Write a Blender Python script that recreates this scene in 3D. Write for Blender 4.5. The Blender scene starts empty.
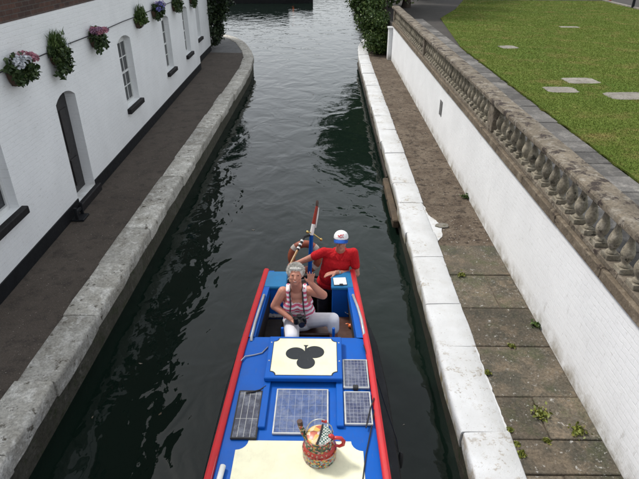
import bpy, bmesh, math, random
import numpy as np
from mathutils import Vector, Matrix, Euler, noise as mnoise
random.seed(7); rng = np.random.default_rng(11)
R = math.radians
S = bpy.context.scene
COL = S.collection

# ------------------------------------------------------------------ camera
F_PX, PITCH, CAM_H = 531.0, R(28.9), 5.2          # focal length in photo pixels, tilt down, height above water
YAW = math.atan(8.5 * math.cos(PITCH) / F_PX)
cd = bpy.data.cameras.new('camera'); cam = bpy.data.objects.new('camera', cd); COL.objects.link(cam)
cd.sensor_width = 36; cd.lens = F_PX / 639 * 36; cd.clip_end = 6000; cd.clip_start = .05
cam.location = (0, 0, CAM_H); cam.rotation_euler = (R(90) - PITCH, 0, YAW)
S.camera = cam
# ------------------------------------------------------------------ sky, sun, exposure
SUN_EL, SUN_AZ = R(52), R(-55)                     # azimuth measured from +Y towards +X
w = bpy.data.worlds.new('World'); S.world = w; w.use_nodes = True
nt = w.node_tree; nt.nodes.clear()
sky = nt.nodes.new('ShaderNodeTexSky'); sky.sky_type = 'NISHITA'; sky.sun_disc = False
sky.sun_elevation = SUN_EL; sky.sun_rotation = SUN_AZ; sky.dust_density = 4.0; sky.air_density = 1.0; sky.ozone_density = 1.0
hs = nt.nodes.new('ShaderNodeHueSaturation'); hs.inputs['Saturation'].default_value = .5
cloud = nt.nodes.new('ShaderNodeMix'); cloud.data_type = 'RGBA'; cloud.inputs[0].default_value = .72; cloud.inputs[7].default_value = (4.3, 4.5, 4.7, 1)   # thin white cloud over the whole sky
bg = nt.nodes.new('ShaderNodeBackground'); bg.inputs['Strength'].default_value = .12
wo = nt.nodes.new('ShaderNodeOutputWorld')
nt.links.new(sky.outputs[0], hs.inputs['Color']); nt.links.new(hs.outputs[0], cloud.inputs[6]); nt.links.new(cloud.outputs[2], bg.inputs[0]); nt.links.new(bg.outputs[0], wo.inputs[0])
sl = bpy.data.lights.new('sun', 'SUN'); sl.energy = 1.5; sl.angle = R(10); sl.color = (1, .97, .93)
so = bpy.data.objects.new('sun', sl); COL.objects.link(so)
sd = Vector((math.sin(SUN_AZ) * math.cos(SUN_EL), math.cos(SUN_AZ) * math.cos(SUN_EL), math.sin(SUN_EL)))
so.rotation_euler = sd.to_track_quat('Z', 'Y').to_euler(); so.location = sd * 60
S.view_settings.view_transform = 'Standard'; S.view_settings.look = 'None'
S.view_settings.exposure = 1.05; S.view_settings.gamma = 1.0

# ------------------------------------------------------------------ photo pixel -> point on a known plane
_f = Vector((-math.sin(YAW) * math.cos(PITCH), math.cos(YAW) * math.cos(PITCH), -math.sin(PITCH)))
_r = Vector((math.cos(YAW), math.sin(YAW), 0)); _u = _r.cross(_f); _C = Vector((0, 0, CAM_H))
def ray(x, y): return _f * F_PX + _r * (x - 319.5) - _u * (y - 239.5)
def onz(x, y, z): d = ray(x, y); return _C + d * ((z - CAM_H) / d.z)
def onx(x, y, X): d = ray(x, y); return _C + d * (X / d.x)
def ony(x, y, Y): d = ray(x, y); return _C + d * (Y / d.y)

# ------------------------------------------------------------------ materials
MATS = {}
class NB:
    def __init__(s, name):
        s.m = bpy.data.materials.new(name); s.m.use_nodes = True; s.t = s.m.node_tree; s.t.nodes.clear()
        s.o = s.n('ShaderNodeOutputMaterial'); s.b = s.n('ShaderNodeBsdfPrincipled'); s.l(s.b.outputs[0], s.o.inputs[0]); MATS[name] = s.m
        s._pos = None
    def n(s, k, **kw):
        x = s.t.nodes.new(k)
        for a, v in kw.items(): setattr(x, a, v)
        return x
    def l(s, a, b): s.t.links.new(a, b)
    def pos(s):
        if not s._pos: s._pos = s.n('ShaderNodeNewGeometry').outputs['Position']
        return s._pos
    def objpos(s): return s.n('ShaderNodeTexCoord').outputs['Object']
    def mapping(s, v, scale=(1, 1, 1), rot=(0, 0, 0)):
        m = s.n('ShaderNodeMapping'); m.inputs['Scale'].default_value = scale; m.inputs['Rotation'].default_value = rot; s.l(v, m.inputs[0]); return m.outputs[0]
    def noise(s, scale, detail=6, rough=.6, vec=None, dist=0):
        x = s.n('ShaderNodeTexNoise'); x.inputs['Scale'].default_value = scale; x.inputs['Detail'].default_value = detail
        x.inputs['Roughness'].default_value = rough; x.inputs['Distortion'].default_value = dist
        s.l(vec or s.pos(), x.inputs['Vector']); return x.outputs['Fac']
    def vor(s, scale, vec=None, out='Distance', feature='F1'):
        x = s.n('ShaderNodeTexVoronoi', feature=feature); x.inputs['Scale'].default_value = scale; s.l(vec or s.pos(), x.inputs['Vector']); return x.outputs[out]
    def ramp(s, fac, stops, interp='LINEAR'):
        x = s.n('ShaderNodeValToRGB'); r = x.color_ramp; r.interpolation = interp
        while len(r.elements) < len(stops): r.elements.new(.5)
        for e, (p, c) in zip(r.elements, stops):
            e.position = p; e.color = (*c, 1) if not isinstance(c, (int, float)) else (c, c, c, 1)
        s.l(fac, x.inputs[0]); return x.outputs[0]
    def mix(s, fac, a, b, mode='MIX'):
        x = s.n('ShaderNodeMix', data_type='RGBA', blend_type=mode)
        for v, i in ((fac, 0), (a, 6), (b, 7)):
            if isinstance(v, (int, float)): x.inputs[i].default_value = v if i == 0 else (v, v, v, 1)
            elif isinstance(v, tuple): x.inputs[i].default_value = (*v, 1)
            else: s.l(v, x.inputs[i])
        return x.outputs[2]
    def math(s, op, a, b=0.0, clamp=False):
        x = s.n('ShaderNodeMath', operation=op, use_clamp=clamp)
        for i, v in enumerate((a, b)):
            if isinstance(v, (int, float)): x.inputs[i].default_value = v
            else: s.l(v, x.inputs[i])
        return x.outputs[0]
    def xyz(s, v): x = s.n('ShaderNodeSeparateXYZ'); s.l(v, x.inputs[0]); return x.outputs
    def comb(s, a, b, c=0.0):
        x = s.n('ShaderNodeCombineXYZ')
        for i, v in enumerate((a, b, c)):
            if isinstance(v, (int, float)): x.inputs[i].default_value = v
            else: s.l(v, x.inputs[i])
        return x.outputs[0]
    def bump(s, h, dist=.01, strength=1.0, prev=None):
        x = s.n('ShaderNodeBump'); x.inputs['Distance'].default_value = dist; x.inputs['Strength'].default_value = strength
        s.l(h, x.inputs['Height'])
        if prev: s.l(prev, x.inputs['Normal'])
        return x.outputs[0]
    def fin(s, col=None, rough=.8, normal=None, spec=.5, metal=0.0, trans=0.0):
        b = s.b.inputs
        if isinstance(col, tuple): b['Base Color'].default_value = (*col, 1)
        elif col is not None: s.l(col, b['Base Color'])
        if isinstance(rough, (int, float)): b['Roughness'].default_value = rough
        else: s.l(rough, b['Roughness'])
        b['Specular IOR Level'].default_value = spec; b['Metallic'].default_value = metal; b['Transmission Weight'].default_value = trans
        if normal: s.l(normal, b['Normal'])
        return s.m
def rnd(n): return n.n('ShaderNodeObjectInfo').outputs['Random']
def isl(n): return n.n('ShaderNodeNewGeometry').outputs['Random Per Island']

def plain(name, col, rough=.5, var=.12, scale=12, bump=.0, spec=.5, metal=0.0):
    n = NB(name); f = n.noise(scale, 5)
    c = n.ramp(f, [(.3, tuple(x * (1 - var) for x in col)), (.7, tuple(min(1, x * (1 + var)) for x in col))])
    rr = n.ramp(n.noise(scale * 2.3, 4), [(.3, max(0, rough - .08)), (.7, min(1, rough + .1))])
    return n.fin(c, rr, n.bump(n.noise(scale * 8, 4), .003, bump) if bump else None, spec, metal)

def weathered(name, a, b, c=None, s1=2.5, s2=30, rough=.85, bd=.012, spots=None, rv=.0, spotscale=9, spotlo=.62):
    n = NB(name)
    col = n.mix(n.ramp(n.noise(s1, 8, .65), [(.35, 0.), (.65, 1.)]), a, b)
    if c: col = n.mix(n.ramp(n.noise(s1 * 3.1, 9, .7), [(.5, 0.), (.62, 1.)]), col, c)
    fine = n.noise(s2, 6, .7)
    col = n.mix(.75, col, n.ramp(fine, [(.25, .35), (.75, 1.45)]), 'MULTIPLY')
    if rv: col = n.mix(1.0, col, n.ramp(rnd(n), [(0., 1 - rv), (1., 1 + rv)]), 'MULTIPLY')
    if spots: col = n.mix(n.ramp(n.noise(spotscale, 10, .75), [(spotlo, 0.), (spotlo + .05, 1.)]), col, spots)
    nm = n.bump(n.noise(s1 * 4, 8, .7), bd * 1.5, .6); nm = n.bump(fine, bd * .5, .7, nm)
    return n.fin(col, rough, nm, .3)

def white_paint(name, col, mortar=.8, dirt=(.30, .28, .24), dirtlo=.66, relief=.42):
    n = NB(name); p = n.xyz(n.pos())
    br = n.n('ShaderNodeTexBrick'); br.offset = .5
    wb = n.math('MULTIPLY', n.math('SUBTRACT', n.noise(6, 5), .5), .055)
    n.l(n.comb(n.math('ADD', p[1], wb), n.math('ADD', p[2], wb)), br.inputs['Vector'])
    for k, v in (('Scale', 1.), ('Mortar Size', .006), ('Mortar Smooth', .6), ('Brick Width', .225), ('Row Height', .075), ('Bias', 0.)): br.inputs[k].default_value = v
    br.inputs['Color1'].default_value = (1, 1, 1, 1); br.inputs['Color2'].default_value = (.90, .90, .91, 1); br.inputs['Mortar'].default_value = (.8, .8, .8, 1)
    c = n.mix(mortar, col, br.outputs['Color'], 'MULTIPLY')
    c = n.mix(.6, c, n.ramp(n.noise(1.1, 6), [(.3, .86), (.7, 1.04)]), 'MULTIPLY')
    c = n.mix(n.ramp(n.noise(5, 10, .78, n.mapping(n.pos(), (1, 1, .35))), [(dirtlo, 0.), (dirtlo + .1, .55)]), c, dirt)
    c = n.mix(n.ramp(n.noise(34, 6, .8), [(.70, 0.), (.75, .6)]), c, dirt)
    c = n.mix(n.math('MULTIPLY', n.ramp(p[2], [(.62, 1.), (.86, 0.)]), n.ramp(n.noise(4, 9, .75), [(.38, 0.), (.62, .9)])), c, (.27, .235, .17))
    c = n.mix(n.ramp(n.noise(1., 6, .7, n.mapping(n.pos(), (3, 9, 55))), [(.60, 0.), (.66, .5)]), c, (.42, .41, .38))
    h = n.mix(1.0, n.ramp(br.outputs['Fac'], [(0., 1.), (1., 0.)]), n.ramp(n.noise(22, 6, .7), [(.2, .5), (.8, 1.)]), 'MULTIPLY')
    return n.fin(c, .62, n.bump(n.noise(14, 8, .7), .006, .5, n.bump(h, .006, relief)), .35)

white_paint('white_wall_left', (.80, .81, .815), .04, dirtlo=.74)
white_paint('white_wall_right', (.85, .86, .865), .22, dirtlo=.60)
def brickwork(name, a, b, mor):
    n = NB(name); p = n.xyz(n.pos()); br = n.n('ShaderNodeTexBrick'); br.offset = .5
    n.l(n.comb(n.math('ADD', p[1], n.math('MULTIPLY', p[0], .9)), p[2]), br.inputs['Vector'])
    for k, v in (('Scale', 1.), ('Mortar Size', .008), ('Mortar Smooth', .2), ('Brick Width', .225), ('Row Height', .075), ('Bias', 0.)): br.inputs[k].default_value = v
    br.inputs['Color1'].default_value = (*a, 1); br.inputs['Color2'].default_value = (*b, 1); br.inputs['Mortar'].default_value = (*mor, 1)
    c = n.mix(.7, br.outputs['Color'], n.ramp(n.noise(9, 7, .7), [(.25, .45), (.75, 1.35)]), 'MULTIPLY')
    return n.fin(c, .9, n.bump(n.ramp(br.outputs['Fac'], [(0., 1.), (1., 0.)]), .012, .8), .2)
brickwork('dark_brick', (.10, .055, .042), (.055, .036, .032), (.10, .085, .075))
plain('black_paint', (.007, .008, .010), .6, .3, 5, .15, .25)
plain('slate_sill', (.012, .011, .012), .65, .3, 8, .2, .25)
plain('sash_white', (.62, .63, .62), .45, .08, 6)
plain('door_black', (.012, .010, .011), .35, .3, 6)
plain('slate_roof', (.06, .065, .075), .7, .3, 4, .3)
n = NB('window_glass'); n.fin((.012, .015, .017), .04, n.bump(n.noise(1.5, 2), .01, .2), .6)
plain('cable_black', (.02, .02, .022), .6)
weathered('coping_left', (.55, .53, .48), (.37, .345, .295), (.69, .67, .62), 2.0, 30, .9, .045, (.12, .105, .08), .16, 7, .575)
# white painted coping of the right bank: paint that has flaked in places and greened towards the water
n = NB('coping_white'); pz = n.xyz(n.pos())[2]
c = n.mix(n.ramp(n.noise(2.4, 8), [(.3, 0.), (.7, 1.)]), (.60, .61, .615), (.50, .502, .495))
flake = n.math('MULTIPLY', n.ramp(n.noise(9, 12, .8), [(.545, 0.), (.575, .9)]), n.ramp(n.noise(1.3, 3), [(.46, 0.), (.58, 1.)]))
flake = n.math('MAXIMUM', flake, n.ramp(n.noise(26, 6, .7), [(.63, 0.), (.665, .85)]))
c = n.mix(flake, c, n.ramp(n.noise(20, 6), [(.3, (.20, .17, .13)), (.7, (.42, .37, .30))]))
low = n.math('MULTIPLY', n.ramp(pz, [(.44, 1.), (.57, 0.)]), n.ramp(n.noise(7, 9, .75, n.mapping(n.pos(), (1, 1, .5))), [(.36, 0.), (.60, 1.)]))
c = n.mix(low, c, (.24, .20, .115))
c = n.mix(n.ramp(n.noise(1.7, 10, .75, n.mapping(n.pos(), (1, 1, 1), (.3, .2, .6))), [(.52, 0.), (.66, .28)]), c, (.40, .375, .32))
edge = n.math('MULTIPLY', n.ramp(n.xyz(n.pos())[0], [(.0, 1.), (1., 1.)]), n.ramp(n.noise(3.2, 10, .75), [(.53, 0.), (.58, .75)]))
c = n.mix(n.math('MULTIPLY', edge, n.ramp(pz, [(.575, 1.), (.600, 0.)])), c, (.33, .285, .22))
nm = n.bump(n.noise(4, 9, .7), .03, .55); nm = n.bump(n.noise(60, 5, .7), .006, .7, nm)
n.fin(c, .72, nm, .3)
weathered('canal_wall_left', (.105, .100, .080), (.065, .060, .045), (.05, .058, .030), 2.5, 25, .7, .03, (.16, .15, .13), 0, 6, .58)
weathered('canal_wall_wet', (.030, .027, .021), (.055, .048, .034), (.025, .036, .016), 2.5, 25, .5, .03)
weathered('gravel_path', (.074, .060, .049), (.094, .077, .063), (.055, .045, .038), 1.1, 70, .95, .02, (.19, .165, .14), 0, 48, .60)
weathered('quay_grey', (.16, .16, .16), (.11, .11, .11), None, 2, 40, .9, .01)
weathered('dirt_path', (.085, .062, .043), (.160, .126, .092), (.040, .029, .021), 2.2, 30, .95, .03, (.30, .27, .23), 0, 24, .63)
n = NB('slab_stone')
c = n.mix(n.ramp(n.noise(1.9, 9, .68), [(.38, 0.), (.62, 1.)]), (.118, .096, .070), (.062, .058, .044))
c = n.mix(n.ramp(n.noise(4.3, 9, .7), [(.50, 0.), (.62, .8)]), c, (.150, .118, .082))
c = n.mix(n.ramp(n.noise(2.9, 8, .7), [(.52, 0.), (.64, .7)]), c, (.070, .074, .040))
c = n.mix(1.0, c, n.ramp(rnd(n), [(0., .80), (1., 1.22)]), 'MULTIPLY')
fine = n.noise(34, 9, .8); c = n.mix(.9, c, n.ramp(fine, [(.30, .30), (.70, 1.75)]), 'MULTIPLY')
dens = n.ramp(n.noise(1.4, 4), [(.42, .0), (.62, 1.)])
c = n.mix(n.math('MULTIPLY', n.ramp(n.noise(30, 7, .7), [(.575, 0.), (.62, .8)]), dens), c, (.27, .255, .225))
c = n.mix(n.ramp(n.noise(12, 9, .75), [(.605, 0.), (.64, .95)]), c, (.40, .39, .36))
nm = n.bump(n.noise(8, 9, .72), .018, .7); nm = n.bump(fine, .007, .8, nm); n.fin(c, .9, nm, .25)
weathered('lawn_slab', (.125, .118, .108), (.078, .074, .070), (.175, .165, .15), 1.4, 40, .85, .008, (.05, .045, .04), .42, 7, .70)
weathered('balustrade_stone', (.19, .158, .12), (.13, .108, .08), (.27, .235, .185), 2.2, 34, .92, .02, (.045, .034, .028), .08, 6.5, .56)
weathered('baluster_stone', (.27, .238, .18), (.18, .160, .118), (.35, .315, .25), 3, 40, .9, .012, (.055, .05, .038), .25, 8, .57)
weathered('rail_stone', (.185, .155, .115), (.125, .104, .078), (.25, .225, .185), 2.4, 30, .92, .025, (.042, .032, .027), .15, 4.6, .525)
weathered('plinth_stone', (.175, .138, .098), (.12, .097, .070), (.23, .19, .14), 2.4, 34, .92, .025, (.05, .038, .030), .1, 7, .57)
weathered('stepping_stone', (.27, .25, .215), (.17, .155, .13), None, 3, 30, .9, .01, (.10, .095, .06), .15, 7, .56)
weathered('asphalt', (.040, .036, .032), (.055, .049, .043), None, 1.5, 60, .9, .008)
weathered('old_timber', (.125, .090, .056), (.065, .050, .036), None, 2, 30, .8, .02, (.03, .025, .02), 0, 6, .62)
weathered('wet_timber', (.055, .042, .03), (.03, .024, .018), None, 2, 30, .7, .02)
weathered('bare_earth', (.07, .052, .036), (.05, .038, .028), None, 2, 30, .95, .03)
weathered('bark', (.065, .05, .038), (.04, .032, .026), None, 5, 30, .95, .03)
weathered('terrain_grass', (.05, .075, .025), (.07, .085, .03), None, .08, 2, .95, .05)
n = NB('lawn_grass')
c = n.mix(n.ramp(n.noise(.55, 7, .6), [(.35, 0.), (.7, 1.)]), (.088, .134, .020), (.122, .146, .028))
c = n.mix(n.ramp(n.noise(1.3, 8, .7), [(.53, 0.), (.68, .75)]), c, (.21, .168, .062))
c = n.mix(n.ramp(n.noise(.35, 4), [(.5, 0.), (.65, .6)]), c, (.058, .112, .013))
c = n.mix(.8, c, n.ramp(n.noise(28, 8, .75), [(.25, .6), (.75, 1.4)]), 'MULTIPLY')
n.fin(c, .95, n.bump(n.noise(40, 8, .8), .02, .6), .15)
n = NB('grass_blade')
c = n.mix(n.ramp(n.noise(1.3, 8, .7), [(.5, 0.), (.68, .8)]), n.ramp(isl(n), [(0., (.100, .146, .021)), (.6, (.124, .166, .027)), (1., (.152, .182, .038))]), (.24, .195, .07))
n.fin(c, .8, None, .2)
def leafmat(name, a, b, c, rough=.5, tr=.0):
    n = NB(name); col = n.ramp(isl(n), [(0., a), (.55, b), (1., c)])
    return n.fin(col, rough, None, .35)
leafmat('leaf_dark', (.018, .038, .012), (.035, .062, .018), (.07, .10, .03))
leafmat('leaf_mid', (.03, .06, .014), (.055, .10, .02), (.11, .15, .04))
leafmat('leaf_bright', (.06, .11, .02), (.11, .17, .03), (.19, .23, .06))
leafmat('weed_leaf', (.10, .12, .02), (.16, .18, .03), (.26, .25, .06))
leafmat('ivy_leaf', (.010, .022, .010), (.02, .038, .014), (.04, .06, .022))
leafmat('litter', (.05, .035, .025), (.13, .10, .07), (.33, .30, .26), .9)
for nm_, cc in (('petal_white', (.62, .64, .68)), ('petal_pink', (.50, .22, .28)), ('petal_mauve', (.36, .20, .30)), ('petal_blue', (.16, .16, .42)), ('petal_lilac', (.36, .30, .48))):
    leafmat(nm_, tuple(x * .7 for x in cc), cc, tuple(min(.85, x * 1.25) for x in cc), .6)
plain('coir', (.075, .045, .028), .95, .4, 40, .8)
# water
n = NB('canal_water'); P = n.pos()
h1 = n.noise(1.15, 2.5, .45, n.mapping(P, (1, .75, 1), (0, 0, R(20))), .8)
h2 = n.noise(3.6, 2, .45, n.mapping(P, (1, .8, 1), (0, 0, R(-25))), .6)
h3 = n.noise(13, 2, .5, P)
calm = n.ramp(n.noise(.35, 3), [(.35, .35), (.65, 1.)])
nm = n.bump(h1, .058, .8); nm = n.bump(n.math('MULTIPLY', h2, calm), .013, .8, nm); nm = n.bump(n.math('MULTIPLY', h3, calm), .0016, .7, nm)
n.fin((.0050, .0105, .0075), .03, nm, .45); n.b.inputs['IOR'].default_value = 1.333
# boat paints
def gloss(name, col, rough=.28, dirt=.25):
    n = NB(name); d = n.math('MULTIPLY', n.ramp(n.noise(3.5, 10, .75), [(.44, 0.), (.62, 1.)]), dirt * 1.6)
    c = n.mix(d, col, tuple(x * .55 + .02 for x in col)); c = n.mix(n.ramp(n.noise(1., 8, .75, n.mapping(n.pos(), (38, 9, 20))), [(.58, 0.), (.66, .4)]), c, tuple(x * .6 + .05 for x in col))
    rr = n.ramp(n.noise(6, 6), [(.3, rough), (.75, rough + .22)])
    return n.fin(c, rr, n.bump(n.noise(5, 4), .004, .35), .22)
gloss('boat_blue', (.0008, .088, .41), .42, .18); gloss('boat_red', (.50, .022, .028), .35); gloss('boat_cream', (.77, .745, .54), .45, .2)
gloss('locker_blue', (.012, .15, .34), .38); gloss('boat_black', (.012, .012, .013), .4); gloss('hull_black', (.016, .016, .017), .5)
gloss('emblem_black', (.022, .026, .030), .5, .1); gloss('post_white', (.72, .72, .70), .4); gloss('post_red', (.30, .045, .03), .4)
plain('grey_tube', (.36, .37, .38), .4, .15, 9, 0, .5, .3)
plain('brass', (.55, .38, .13), .3, .15, 9, 0, .5, .9)
plain('varnished_wood', (.36, .20, .07), .35, .25, 8)
plain('dark_wood', (.060, .026, .017), .45, .4, 6, .2)
plain('interior_dark', (.022, .017, .016), .7, .3, 6)
plain('alloy', (.50, .50, .48), .4, .15, 9, 0, .5, .6)
plain('rubber', (.015, .015, .016), .7)
plain('paper', (.80, .80, .78), .8, .03)
plain('orange_plastic', (.62, .12, .02), .4)
plain('china_white', (.66, .62, .55), .3)
plain('cloth_grey', (.28, .27, .27), .9, .2, 20, .4)
plain('ring_orange', (.26, .060, .026), .55, .3, 6, .2)
plain('ring_band', (.44, .39, .35), .7)
def solar(name, cell, line, sx, sy, lw):
    n = NB(name); p = n.xyz(n.objpos())
    def g(v, s): return n.math('LESS_THAN', n.math('FRACT', n.math('ADD', n.math('MULTIPLY', v, 1 / s), 50.)), lw / s)
    m = n.math('MAXIMUM', g(p[0], sx), g(p[1], sy))
    cc = n.mix(n.ramp(n.vor(34, n.objpos(), 'Color'), [(.2, 0.), (.8, 1.)]), cell, tuple(x * 1.5 for x in cell))
    cc = n.mix(n.ramp(n.noise(7, 9, .8), [(.46, 0.), (.66, .55)]), cc, (.26, .28, .33))
    return n.fin(n.mix(m, cc, line), .2, None, .6)
solar('solar_cell_blue', (.040, .068, .165), (.24, .27, .34), .0625, .135, .0032)
solar('solar_cell_dark', (.024, .026, .044), (.40, .40, .38), .055, .30, .004)
solar('solar_cell_small', (.022, .028, .070), (.26, .27, .32), .034, .042, .0028)
# traditional painted decoration of the can: bands of daubed petals
n = NB('can_paint'); q = n.objpos(); pz = n.xyz(q)[2]
daub = n.ramp(n.n('ShaderNodeTexVoronoi').outputs['Color'], [(0., 0.), (1., 1.)])
vo = n.n('ShaderNodeTexVoronoi'); vo.inputs['Scale'].default_value = 62; n.l(q, vo.inputs['Vector'])
hue = n.xyz(vo.outputs['Color'])[0]
pal = n.ramp(hue, [(0., (.022, .05, .03)), (.30, (.05, .09, .04)), (.42, (.45, .05, .03)), (.58, (.45, .28, .06)), (.72, (.42, .36, .26)), (.86, (.10, .10, .05)), (.93, (.50, .20, .18))], 'CONSTANT')
cast = n.ramp(n.xyz(vo.outputs['Color'])[1], [(0., (.62, .40, .06)), (.2, (.36, .37, .34)), (.45, (.10, .17, .10)), (.6, (.48, .04, .03)), (.75, (.25, .32, .36)), (.9, (.03, .04, .03))], 'CONSTANT')
band = n.ramp(pz, [(0., (0., 0., 0.)), (.135, (1., 1., 1.)), (.138, (.3, .3, .3))], 'CONSTANT')
c = n.mix(n.math('GREATER_THAN', pz, .128), cast, pal)
c = n.mix(n.math('MULTIPLY', n.math('GREATER_THAN', pz, .132), n.math('LESS_THAN', pz, .182)), c, (.42, .045, .035))
n.fin(c, .3, None, .5)
n = NB('lid_check'); ck = n.n('ShaderNodeTexChecker'); ck.inputs['Scale'].default_value = 70; n.l(n.objpos(), ck.inputs['Vector'])
ck.inputs['Color1'].default_value = (.58, .58, .52, 1); ck.inputs['Color2'].default_value = (.03, .10, .08, 1); n.fin(ck.outputs[0], .35)
n = NB('lid_rose'); vo = n.n('ShaderNodeTexVoronoi'); vo.inputs['Scale'].default_value = 22; n.l(n.objpos(), vo.inputs['Vector'])
n.fin(n.ramp(n.xyz(vo.outputs['Color'])[0], [(0., (.60, .38, .08)), (.45, (.66, .50, .28)), (.62, (.62, .45, .42)), (.8, (.45, .10, .05))], 'CONSTANT'), .35)
plain('can_red', (.46, .03, .03), .3); plain('letter_cream', (.52, .43, .30), .5)
# people
def skinmat(name, a, b):
    n = NB(name); c = n.mix(n.ramp(n.noise(9, 5), [(.35, 0.), (.7, 1.)]), a, b); m = n.fin(c, .5, n.bump(n.noise(70, 4), .0015, .5), .35)
    n.b.inputs['Subsurface Weight'].default_value = .12; n.b.inputs['Subsurface Scale'].default_value = .01; n.b.inputs['Subsurface Radius'].default_value = (1, .3, .15); return m
skinmat('skin_fair', (.53, .245, .17), (.47, .19, .13)); skinmat('skin_tan', (.47, .22, .155), (.40, .165, .115))
def cloth(name, col, rough=.85):
    n = NB(name); c = n.mix(.5, col, n.ramp(n.noise(7, 5), [(.3, .7), (.7, 1.2)]), 'MULTIPLY')
    return n.fin(c, rough, n.bump(n.noise(6, 6, .6, n.mapping(n.pos(), (1, 1, .55), (.4, .3, .5)), 1.6), .06, .7), .2)
cloth('polo_red', (.50, .012, .018)); cloth('trousers_dark', (.02, .02, .026)); plain('trousers_white', (.76, .755, .79), .85, .04, 6, .25, .2); cloth('shoe_dark', (.03, .026, .025))
n = NB('stripe_top'); z_ = n.xyz(n.pos())[2]
st = n.math('LESS_THAN', n.math('FRACT', n.math('MULTIPLY', n.math('ADD', z_, n.math('MULTIPLY', n.noise(5, 3), .03)), 1 / .052)), .5)
n.fin(n.mix(st, (.74, .70, .72), (.56, .11, .19)), .85, n.bump(n.noise(8, 5), .03, .5), .2)
n = NB('hair_white'); c = n.ramp(n.noise(90, 4, .7, n.mapping(n.pos(), (1, 1, .3))), [(.3, (.48, .46, .42)), (.7, (.76, .74, .69))]); n.fin(c, .6, n.bump(n.noise(120, 3), .006, .9), .3)
cloth('cap_white', (.82, .82, .82)); cloth('cap_blue', (.018, .085, .36)); cloth('cap_red', (.50, .05, .06))
plain('eye_dark', (.03, .02, .018), .2); plain('lip', (.36, .11, .09), .5); plain('camera_black', (.012, .012, .013), .35); plain('strap_black', (.018, .018, .02), .8); plain('lens_glass', (.02, .02, .03), .05)
plain('watch_metal', (.45, .45, .42), .3, .1, 9, 0, .5, .8)

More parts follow.
